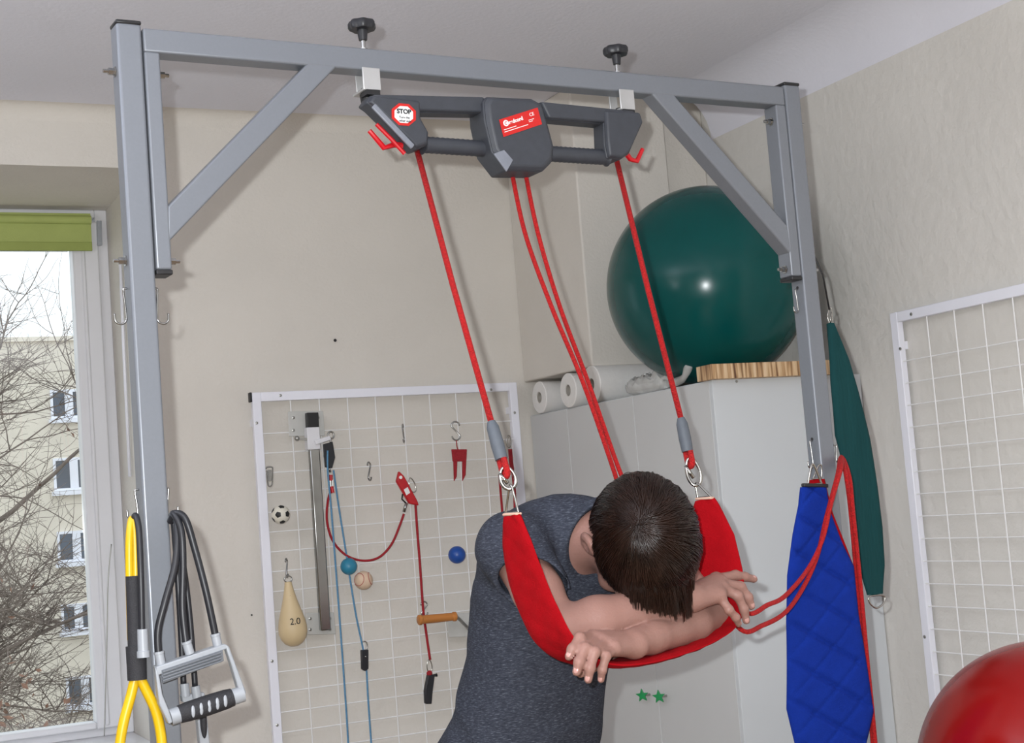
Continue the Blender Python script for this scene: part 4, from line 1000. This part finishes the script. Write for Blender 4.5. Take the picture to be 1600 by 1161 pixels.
# plank
p0 = atZ(1092, 597, ZC); 
pk = build(MB().ab((2.405, 3.632, ZC), (2.85, 3.715, ZC+.0445)), 'wooden_plank', 'striped_wood', bevel=.001, label='striped zebra-grain wooden plank along the front edge of the cupboard top', cat='plank')
# plastic bag
bgm = MB(); rb_ = random.Random(4)
bgm.sphere((2.452, 4.07, ZC+.026), (.026, .15, .028), 40, 20)
vv = np.array(bgm.v)
for i in range(len(vv)):
    q = vv[i]; s_ = noise.noise(Vector(q*30))*.022+noise.noise(Vector(q*80))*.010+noise.noise(Vector(q*170))*.005
    vv[i] = q+V3(s_*.6, s_, abs(s_)*1.4 if q[2] > ZC+.02 else 0); vv[i][2] = max(vv[i][2], ZC+.0015)
bgm.v = vv.tolist()
pts = [(2.44, 3.90, ZC+.016), (2.432, 3.83, ZC+.025), (2.430, 3.79, ZC+.060)]
bgm.tube(catmull([V3(*q) for q in pts], 5), [.014, .014, .014, .013, .012, .010, .010, .012, .014, .014, .012], 9)
build(bgm, 'plastic_bag', 'plastic_film', smooth=True, label='crumpled clear plastic bag lying under the green ball', cat='bag')
# exercise ball
BC = V3(2.577, 3.879, 2.132); BR = .315
eb = thing('exercise_ball', (BC[0], BC[1], ZC), 'large dark green exercise ball on top of the white cupboard', 'ball')
build(MB().sphere(BC, BR, 96, 60), 'ball_skin', 'ball_green', eb, smooth=True)
txp = BC+nrm(atX(1100, 556, 2.3)-BC)*BR
# ------------------------------------------------------------ red ball low at the right on a bench
rc = atX(1650, 1215, 2.4); dd_ = (rc-CAM) @ _f; rr_ = 212/F_PX*dd_
rbo = thing('exercise_ball', (rc[0], rc[1], rc[2]-rr_), 'large shiny red exercise ball at the lower right corner', 'ball')
build(MB().sphere(rc, rr_, 96, 60), 'ball_skin', 'ball_red', rbo, smooth=True)
vl = rc+nrm(CAM-rc)*0; 
be = thing('low_bench', (rc[0], rc[1], 0), 'padded blue bench carrying the red exercise ball, below the picture', 'bench')
zt = rc[2]-rr_
build(MB().ab((rc[0]-.28, rc[1]-.45, zt-.06), (rc[0]+.25, rc[1]+.45, zt)), 'seat', 'bench', be, bevel=.015)
for i in (-1, 1):
    for j in (-1, 1): build(MB().ab((rc[0]-.015+i*.2-.02, rc[1]+j*.38-.02, 0), (rc[0]-.015+i*.2+.02, rc[1]+j*.38+.02, zt-.055)), 'leg', 'frame_grey', be)

# ------------------------------------------------------------ wall grids
def bolt_small(p, d, par, r=.005): return build(MB().lathe(p, d, [(0, r), (.002, r), (.003, r*.6)], 10), 'screw', 'dull_steel', par, smooth=30)
YGd = 4.845
tl = atY(393.5, 613.5, YGd); trr = atY(807.8, 603, YGd); ztop = tl[2]; X0, X1 = tl[0], trr[0]; FWD = .031; zbot = .62
gr = thing('wall_grid', ((X0+X1)/2, YGd, zbot), 'white wire grid panel on the back wall hung with hooks, cords and small balls', 'wire grid')
def ymid(y0): return y0
fr = MB()
for a, b in (((X0, zbot), (X0+FWD, ztop)), ((X1-FWD, zbot), (X1, ztop)), ((X0+FWD, ztop-FWD), (X1-FWD, ztop)), ((X0+FWD, zbot), (X1-FWD, zbot+FWD))):
    fr.ab((a[0], YGd, a[1]), (b[0], YGd+.022, b[1]))
build(fr, 'grid_frame', 'white_paint', gr, bevel=.002)
for x in (X0+.015, X1-.015):
    for z in (ztop-.1, zbot+.1): build(MB().ab((x-.012, YGd+.02, z-.012), (x+.012, DB, z+.012)), 'standoff', 'white_paint', gr)
z1 = atY(411, 677.6, YGd)[2]; z12 = atY(442, 1141, YGd)[2]; dz = (z1-z12)/15
# horizontal pitch measured between the first and last wire visible at the left edge
wr = MB(); z = z1; dz = .0665
ww_ = [atY(x, y, YGd)[0] for x, y in ((455, 640), (499, 640), (545, 640), (587, 640), (628.5, 640), (672.6, 640), (712, 640), (755, 640))]
pitch = (ww_[-1]-ww_[0])/7
while z > zbot+.03: wr.tube([(X0+FWD*.7, YGd+.008, z), (X1-FWD*.7, YGd+.008, z)], .0023, 6); z -= dz
for k in range(8): x = ww_[0]+k*pitch; wr.tube([(x, YGd+.004, ztop-FWD*.7), (x, YGd+.004, zbot+FWD*.7)], .0021, 6)
build(wr, 'wire_mesh', 'wire_white', gr, smooth=40)
for px, py in ((438, 618), (767, 609), (401, 661), (804, 645), (425, 1033), (433, 1133)): bolt_small(atY(px, py, YGd), (0, -1, 0), gr)
build(MB().ab((X0-.008, YGd-.001, ztop-FWD-.001), (X0, YGd+.023, ztop+.001)), 'end_cap', 'cap', gr, bevel=.002)
XG2 = 2.945
tl2 = atX(1389.5, 490, XG2); Yn2 = tl2[1]; zt2 = tl2[2]; Yf2 = Yn2-1.0
g2 = thing('wall_grid', (XG2, (Yn2+Yf2)/2, zbot), 'empty white wire grid panel on the right wall above the red ball', 'wire grid')
fr = MB()
for a, b in (((Yn2-FWD, zbot), (Yn2, zt2)), ((Yf2, zbot), (Yf2+FWD, zt2)), ((Yf2+FWD, zt2-FWD), (Yn2-FWD, zt2)), ((Yf2+FWD, zbot), (Yn2-FWD, zbot+FWD))):
    fr.ab((XG2, a[0], a[1]), (XG2+.022, b[0], b[1]))
build(fr, 'grid_frame', 'white_paint', g2, bevel=.002)
for y in (Yn2-.015, Yf2+.015):
    for z in (zt2-.1, zbot+.1): build(MB().ab((XG2+.02, y-.012, z-.012), (XR, y+.012, z+.012)), 'standoff', 'white_paint', g2)
wr = MB(); z = atX(1417, 563, XG2)[2]; zl = atX(1430.4, 701.8, XG2)[2]; dz2 = (z-zl)/4
while z > zbot+.03: wr.tube([(XG2+.008, Yn2-FWD*.7, z), (XG2+.008, Yf2+FWD*.7, z)], .0021, 6); z -= dz2
yy = [atX(x, 500, XG2)[1] for x in (1446.8, 1489, 1535, 1584)]; p2_ = (yy[0]-yy[-1])/3
for k in range(9):
    y = yy[0]-k*p2_
    if y > Yf2+FWD: wr.tube([(XG2+.004, y, zt2-FWD*.7), (XG2+.004, y, zbot+FWD*.7)], .0021, 6)
build(wr, 'wire_mesh', 'wire_white', g2, smooth=40)
for px, py in ((1424, 491), (1407, 545), (1445, 995), (1455, 1117)): bolt_small(atX(px, py, XG2), (-1, 0, 0), g2)

# ------------------------------------------------------------ things on the back grid
YI = YGd-.006
def G(px, py, d=0.): return atY(px, py, YI-d)
XA = V3(1, 0, 0)
# steel rail with clamp
rl_ = thing('pulley_rail', G(500, 990), 'vertical polished steel rail held by two clear wall plates on the grid', 'rail')
def rect_px(x0, y0, x1, y1, d, th): return MB().prism([G(x0, y0, d), G(x1, y0-1, d), G(x1+3, y1-1, d), G(x0+2, y1, d)], V3(0, th, 0))
for q in ((450, 643, 505, 682), (478, 958, 522, 992)):
    pl = build(rect_px(*q, .002, .004), 'wall_plate', 'bracket_clear', rl_, bevel=.002)
    for fx in (.15, .85):
        for fy in (.25, .75): bolt_small(G(q[0]+(q[2]-q[0])*fx, q[1]+(q[3]-q[1])*fy, .002), (0, -1, 0), pl, .0055)
build(MB().beam(G(487, 650, .028), G(508, 985, .028), .036, .024, (0, 1, 0)), 'rail_bar', 'rail_steel', rl_, bevel=.004)
build(MB().beam(G(487, 668, .03), G(489, 703, .03), .046, .034, (0, 1, 0)).beam(G(492, 692, .05), G(516, 684, .05), .014, .016), 'slider', 'white_plastic', rl_, bevel=.003)
build(MB().beam(G(487, 645, .03), G(488, 668, .03), .040, .028, (0, 1, 0)), 'rail_end', 'cap', rl_, bevel=.002)
build(MB().beam(G(466, 685, .04), G(482, 687, .04), .008, .008).sphere(G(464, 685, .04), .009, 12, 8), 'locking_pin', 'dull_steel', rl_, smooth=40)
build(MB().tube([G(517, 680, .05)+XA*.011*math.cos(a)+Z3*.012*math.sin(a) for a in np.linspace(0, 2*PI, 16, endpoint=False)], .003, 8, True), 'eye', 'steel', rl_, smooth=True)
pu = thing('pulley', G(514, 732, .05), 'black pulley block hanging from the top of the steel rail', 'pulley')
build(MB().prism([G(505, 694, .062), G(520, 690, .062), G(524, 715, .062), G(519, 732, .062), G(508, 730, .062)], V3(0, .006, 0)).prism([G(505, 694, .042), G(520, 690, .042), G(524, 715, .042), G(519, 732, .042), G(508, 730, .042)], V3(0, .006, 0)), 'cheek', 'rubber_black', pu, bevel=.002)
build(MB().lathe(G(514, 712, .054), (0, 1, 0), [(0, .017), (.004, .014), (.008, .017)], 20), 'wheel', 'grey_ribs', pu, smooth=40)
build(MB().tube([G(516, 694, .05), G(517, 684, .05)], .003, 8).tube([G(514, 728, .05), G(516, 738, .05)], .004, 8), 'shackle', 'steel', pu, smooth=True)
def cord(pts, r, m, label, name='cord', d=.03, grp=None): return build(MB().tube(catmull([G(x, y, (d if len(q) == 0 else q[0])) for x, y, *q in pts], 8), r, 8), name, m, label=label, cat='cord', group=grp, smooth=True)
cord([(521, 735, .05), (529, 790), (541, 866), (547, 905), (556, 960), (566, 1008), (572, 1040), (575, 1090), (580, 1161), (585, 1230)], .0033, 'cord_blue', 'thin blue cord running from the pulley through the teal ball and black cleat')
cord([(512, 704, .064), (512, 735, .06), (517, 790, .05), (524, 880, .045), (532, 985, .045), (541, 1110, .045), (544, 1161, .045), (548, 1230, .045)], .0033, 'cord_blue', 'thin blue cord hanging straight down beside the steel rail')
cord([(517, 766, .052), (512, 785), (511, 815), (520, 845), (540, 867), (566, 876), (592, 871), (612, 850), (625, 820), (631, 803)], .0042, 'rope_dark', 'dark red rubber cord hanging in a U between pulley and red cleat', 'elastic_cord')
sh_ = thing('swivel', G(518, 768, .05), 'red and silver swivel joining the pulley to the U-shaped cord', 'swivel')
build(MB().tube([G(517, 742, .05), G(517, 751, .05)], .0058, 10).tube([G(518, 760, .05), G(520, 770, .05)], .0058, 10), 'red_sleeve', 'red_plastic', sh_, smooth=40)
build(MB().tube([G(516, 750, .05), G(517, 761, .05)], .0022, 8).tube([G(520, 750, .05), G(520, 761, .05)], .0022, 8), 'shackle', 'steel', sh_, smooth=40)
# red cleat
cl = thing('cord_cleat', G(650, 790, .03), 'bright red metal cleat with a white label, tilted on the grid', 'cleat')
build(MB().prism([G(624, 736, .045), G(632, 744, .045), G(653, 783, .045), G(655, 790, .045), G(640, 787, .045), G(620, 752, .045)], V3(0, .018, 0)), 'cleat_body', 'red_plastic', cl, bevel=.004)
build(MB().prism([G(631, 765, .0458), G(637, 761, .0458), G(641, 770, .0458), G(635, 774, .0458)], V3(0, .001, 0)), 'label', 'sticker_white', cl)
build(MB().lathe(G(626, 746, .0455), (0, -1, 0), [(0, .006), (.0012, .006)], 14), 'emblem', 'sticker_white', cl)
build(MB().tube([G(631, 800, .03), G(635, 786, .035)], .0055, 10), 'ferrule', 'steel', cl, smooth=True)
build(MB().tube([G(629, 772, .035), G(628, 780, .035), G(636, 788, .035)], .003, 8), 'webbing', 'cap', cl, smooth=True)
def mini_carab(px, py, h, ang, label, m='chrome'):
    c_ = G(px, py, .03); up = nrm(Z3*math.cos(ang)+XA*math.sin(ang)); sd = nrm(np.cross(up, V3(0, 1, 0)))
    t = thing('carabiner', c_-up*h, label, 'carabiner'); build(ring_oval(c_, up, sd, h, h*.42, .0021, 22), 'ring_body', m, t, smooth=True)
mini_carab(644, 758, .026, -.25, 'small silver carabiner clipped beside the red cleat')
cord([(649, 786, .035), (652, 830), (656, 880), (661, 950, .045), (666, 990), (672, 1031)], .0047, 'rope_dark', 'dark red cord hanging from the red cleat down past the wooden handle')
mini_carab(671, 1041, .022, .0, 'small silver carabiner at the lower end of the dark red cord')
kt = build(MB().sphere(G(671, 1052, .03), (.011, .007, .010), 14, 10), 'cord_knot', 'rope_dark', smooth=True, label='dark red cord knot above the hanging black cleat', cat='knot')
ck = thing('cord_cleat', G(669, 1101, .02), 'black plastic cleat hanging at the lower end of the dark red cord', 'cleat')
build(MB().prism([G(669, 1054, .035), G(680, 1054, .035), G(676, 1085, .035), G(675, 1100, .035), G(665, 1100, .035), G(664, 1080, .035)], V3(0, .018, 0)), 'cleat_body', 'rubber_black', ck, bevel=.003)
build(MB().lathe(G(681, 1055, .03), (1, 0, 0), [(-.01, .004), (.004, .006)], 10), 'screw', 'cap', ck, smooth=True)
ck = thing('cord_cleat', G(571, 1048, .02), 'small black cleat clamped on the thin blue cord', 'cleat')
build(MB().prism([G(565, 1016, .038), G(576, 1015, .038), G(576, 1045, .038), G(571, 1049, .038), G(566, 1046, .038)], V3(0, .016, 0)), 'cleat_body', 'rubber_black', ck, bevel=.002)
build(MB().tube(catmull([G(570, 1018, .03), G(574, 1012, .03), G(572, 1003, .03), G(566, 1003, .03)], 4), .0022, 7).lathe(G(571, 1026, .04), (0, -1, 0), [(0, .003), (.003, .003)], 8), 'hook', 'steel', ck, smooth=True)
# balls
def small_ball(px, py, rp, m, label, name='ball'):
    r_ = rp/F_PX*4.85*1.06; c_ = G(px, py, r_+.003)
    t = thing(name, c_-V3(0, 0, r_), label, 'ball'); b_ = build(MB().sphere(c_, r_, 32, 20), 'ball_skin', m, t, smooth=True); return t, b_, c_, r_
t, b_, c_, r_ = small_ball(438.5, 804, 14, 'ball_white', 'miniature football with black patches stuck in the wire grid', 'toy_football')
pt = MB(); ph_ = (1+5**.5)/2
ico = [nrm(V3(*q)) for q in [(0, 1, ph_), (0, -1, ph_), (0, 1, -ph_), (0, -1, -ph_), (1, ph_, 0), (-1, ph_, 0), (1, -ph_, 0), (-1, -ph_, 0), (ph_, 0, 1), (-ph_, 0, 1), (ph_, 0, -1), (-ph_, 0, -1)]]
for q in ico:
    e1_ = nrm(np.cross(q, V3(.3, .5, .8))); e2_ = np.cross(q, e1_)
    rg = [[c_+nrm(q+((e1_*math.cos(a)+e2_*math.sin(a))*(1-u)+(e1_*math.cos(a+2*PI/5)+e2_*math.sin(a+2*PI/5))*u)*w_)*r_*1.008 for a in [k*2*PI/5 for k in range(5)] for u in (0, .33, .66)] for w_ in (.12, .24, .37)]
    pt.add([c_+q*r_*1.008]+rg[0]+rg[1]+rg[2], [(0, 1+k, 1+(k+1) % 15) for k in range(15)]+[(1+j*15+k, 16+j*15+k, 16+j*15+(k+1) % 15, 1+j*15+(k+1) % 15) for j in (0, 1) for k in range(15)])
build(pt, 'black_patches', 'ball_black', t)
small_ball(714, 867, 13.8, 'ball_blue', 'plain blue ball held in the wire grid left of the person', 'massage_ball')
small_ball(545, 885, 12.8, 'ball_teal', 'teal ball threaded on the thin blue cord', 'cord_ball')
t, b_, c_, r_ = small_ball(568, 907, 14.2, 'ball_base', 'cream baseball with red stitching behind the blue cord', 'baseball')
sm2 = MB()
for sx in (-1, 1):
    q = nrm(V3(sx*1.0, -.62, .25)); e1_ = nrm(np.cross(q, V3(0, 0, 1))); e2_ = np.cross(q, e1_)
    sm2.tube([c_+(q*math.cos(.72)+(e1_*math.cos(t)+e2_*math.sin(t))*math.sin(.72))*r_*1.003 for t in np.linspace(0, 2*PI, 30, endpoint=False)], .0011, 5, True)
build(sm2, 'stitching', 'stitch', t)
# s-hooks
s_hook(G(629, 663, .02), .064, nrm(V3(.25, .97, 0)), .0028, 'edge-on steel S-hook, upper middle of the back grid', w_=.012)
s_hook(G(576, 722, .02), .064, nrm(V3(.7, .7, 0)), .0028, 'steel S-hook left of the red cleat on the back grid', w_=.012)
s_hook(G(711, 659, .02), .066, nrm(V3(-1, .2, 0)), .003, 'steel S-hook holding the red fork-shaped tool', w_=.015)
s_hook(G(662, 940, .02), .05, XA, .0028, 'steel S-hook behind the wooden handle', w_=.012)
hk_ = thing('grid_hook', G(421, 758), 'flat steel clip hooked at the left edge of the back grid', 'hook')
build(MB().tube(catmull([G(416, 733, .02), G(417, 730, .02), G(425, 730, .02), G(426, 735, .02), G(425, 757, .02), G(419, 758, .02), G(417, 735, .02)], 4), .0026, 7).beam(G(421, 734, .02), G(422, 752, .02), .012, .004, (0, 1, 0)), 'clip', 'steel', hk_, smooth=40)
# red fork tool
ft = thing('fork_tool', G(718, 752), 'dark red two-pronged tool hanging from an S-hook', 'tool')
fk = MB().prism([G(706, 702, .03), G(730, 702, .03), G(729, 721, .03), G(708, 721, .03)], V3(0, .008, 0))
fk.prism([G(709, 720, .03), G(715, 720, .03), G(714, 745, .03), G(710, 752, .03)], V3(0, .008, 0)).prism([G(723, 720, .03), G(729, 720, .03), G(728, 742, .03), G(723, 752, .03)], V3(0, .008, 0))
build(fk, 'fork', 'rope_dark', ft, bevel=.002)
build(MB().tube(catmull([G(716, 704, .03), G(714, 698, .03), G(713, 688, .03)], 4), .0018, 6), 'loop', 'rope_dark', ft, smooth=True)
# wooden club
wc = thing('wooden_club', G(460, 1011), 'pale wooden teardrop club marked 2.0 hanging by a ring', 'club')
ax_ = nrm(G(450, 909, .05)-G(460, 1010, .05)); Lc = np.linalg.norm(G(450, 909, .05)-G(460, 1010, .05)); cb0 = G(460, 1010, .052)
prof = [(0, .001), (.002, .014), (.01, .029), (.025, .041), (.045, .0475), (.065, .0475), (.09, .043), (.12, .034), (.15, .025), (.18, .0175), (Lc-.01, .0125), (Lc-.001, .0115), (Lc, .006)]
build(MB().lathe(cb0, ax_, prof, 32), 'club_body', 'wood_pale', wc, smooth=50)
build(MB().lathe(G(454, 932, .07), (0, -1, 0), [(0, .005), (.002, .004)], 10), 'rivet', 'steel', wc)
text_obj('2.0', .03, cb0+ax_*.075-V3(.022, .0485, 0), XA, ax_, 'ink', 'marking', wc)
build(MB().tube([G(450, 905, .05)+XA*.013*math.cos(a)+Z3*.011*math.sin(a) for a in np.linspace(0, 2*PI, 18, endpoint=False)], .0022, 7, True), 'ring', 'steel', wc, smooth=True)
s_hook(G(447, 873, .03), .062, nrm(V3(.5, .85, 0)), .003, 'twisted steel hook holding the wooden club', w_=.011)
# wooden handle on its bracket
wh_ = thing('rope_handle', G(690, 985, .05), 'orange wooden rope handle lying across the grid on a bracket', 'handle')
a = G(653, 969, .075); b = G(713, 963, .075); L_ = np.linalg.norm(b-a)
build(MB().lathe(a, b-a, [(0, .013), (.003, .0175), (.012, .0175), (.015, .0145), (L_*.5, .015), (L_-.015, .0135), (L_-.012, .0165), (L_-.003, .0165), (L_, .012)], 22), 'grip', 'wood_orange', wh_, smooth=40)
build(MB().tube(catmull([b, G(722, 972, .05), G(735, 985, .01)], 5), .006, 8), 'arm', 'dull_steel', wh_, smooth=True)
build(rect_px(699, 958, 742, 996, .002, .004), 'wall_plate', 'bracket_clear', wh_, bevel=.002)
# red rubber loop and carabiner at the right edge of the grid
mini_carab(795, 690, .022, .05, 'small silver carabiner at the right edge of the back grid')
build(MB().tube(catmull([G(797, 702, .03), G(799, 725, .03), G(802, 745, .03), G(804, 770, .03), G(805, 800, .03)], 5), [.008]*8+[.006]*13, 8), 'elastic_cord', 'rope_dark', smooth=True, label='dark red cord hanging from the right edge of the back grid behind the rope', cat='cord')
build(MB().tube([G(780, 742, .03), G(784, 790, .03), G(788, 850, .03)], .0045, 8), 'elastic_cord', 'rope_dark', smooth=True, label='dark red cord hanging left of the near carabiner on the back grid', cat='cord')
# small nail in the plaster
bn = atY(523, 532, DB); build(MB().lathe(bn+V3(0, .002, 0), (0, -1, 0), [(0, .004), (.006, .004), (.007, .006), (.009, .005)], 8), 'wall_nail', 'cap', label='tiny dark nail in the bare back wall above the grid', cat='nail')
bn = atY(393, 961, DB); build(MB().lathe(bn+V3(0, .002, 0), (0, -1, 0), [(0, .003), (.006, .003)], 8), 'wall_nail', 'cap', label='tiny dark nail in the back wall just left of the grid', cat='nail')

# housing of the added ceiling fill light, outside the view
cl_ = thing('added_ceiling_lamp', (.2, .3, 2.87), 'white rectangular ceiling lamp, unseen, added for fill light', 'lamp')
build(MB().ab((-.42, .02, 2.872), (.82, .58, CZ)), 'housing', 'white_plastic', cl_, bevel=.006)

lp_ = thing('added_floor_lamp', (-1.38, 2.2, 0), 'white uplighter floor lamp added by the left wall outside the picture for fill light', 'lamp')  # made-up stand around the added uplight, out of view
build(MB().lathe((-1.38, 2.2, 0), (0, 0, 1), [(0, .15), (.02, .15), (.025, .02), (.03, .015)], 32), 'base', 'white_plastic', lp_, smooth=40)
build(MB().lathe((-1.38, 2.2, .02), (0, 0, 1), [(0, .014), (1.82, .014)], 16), 'pole', 'white_plastic', lp_, smooth=40)
build(MB().lathe((-1.38, 2.2, 1.82), (0, 0, 1), [(0, .03), (.02, .06), (.10, .2), (.103, .21), (.10, .205)], 32), 'lamp_shade', 'white_plastic', lp_, smooth=40)
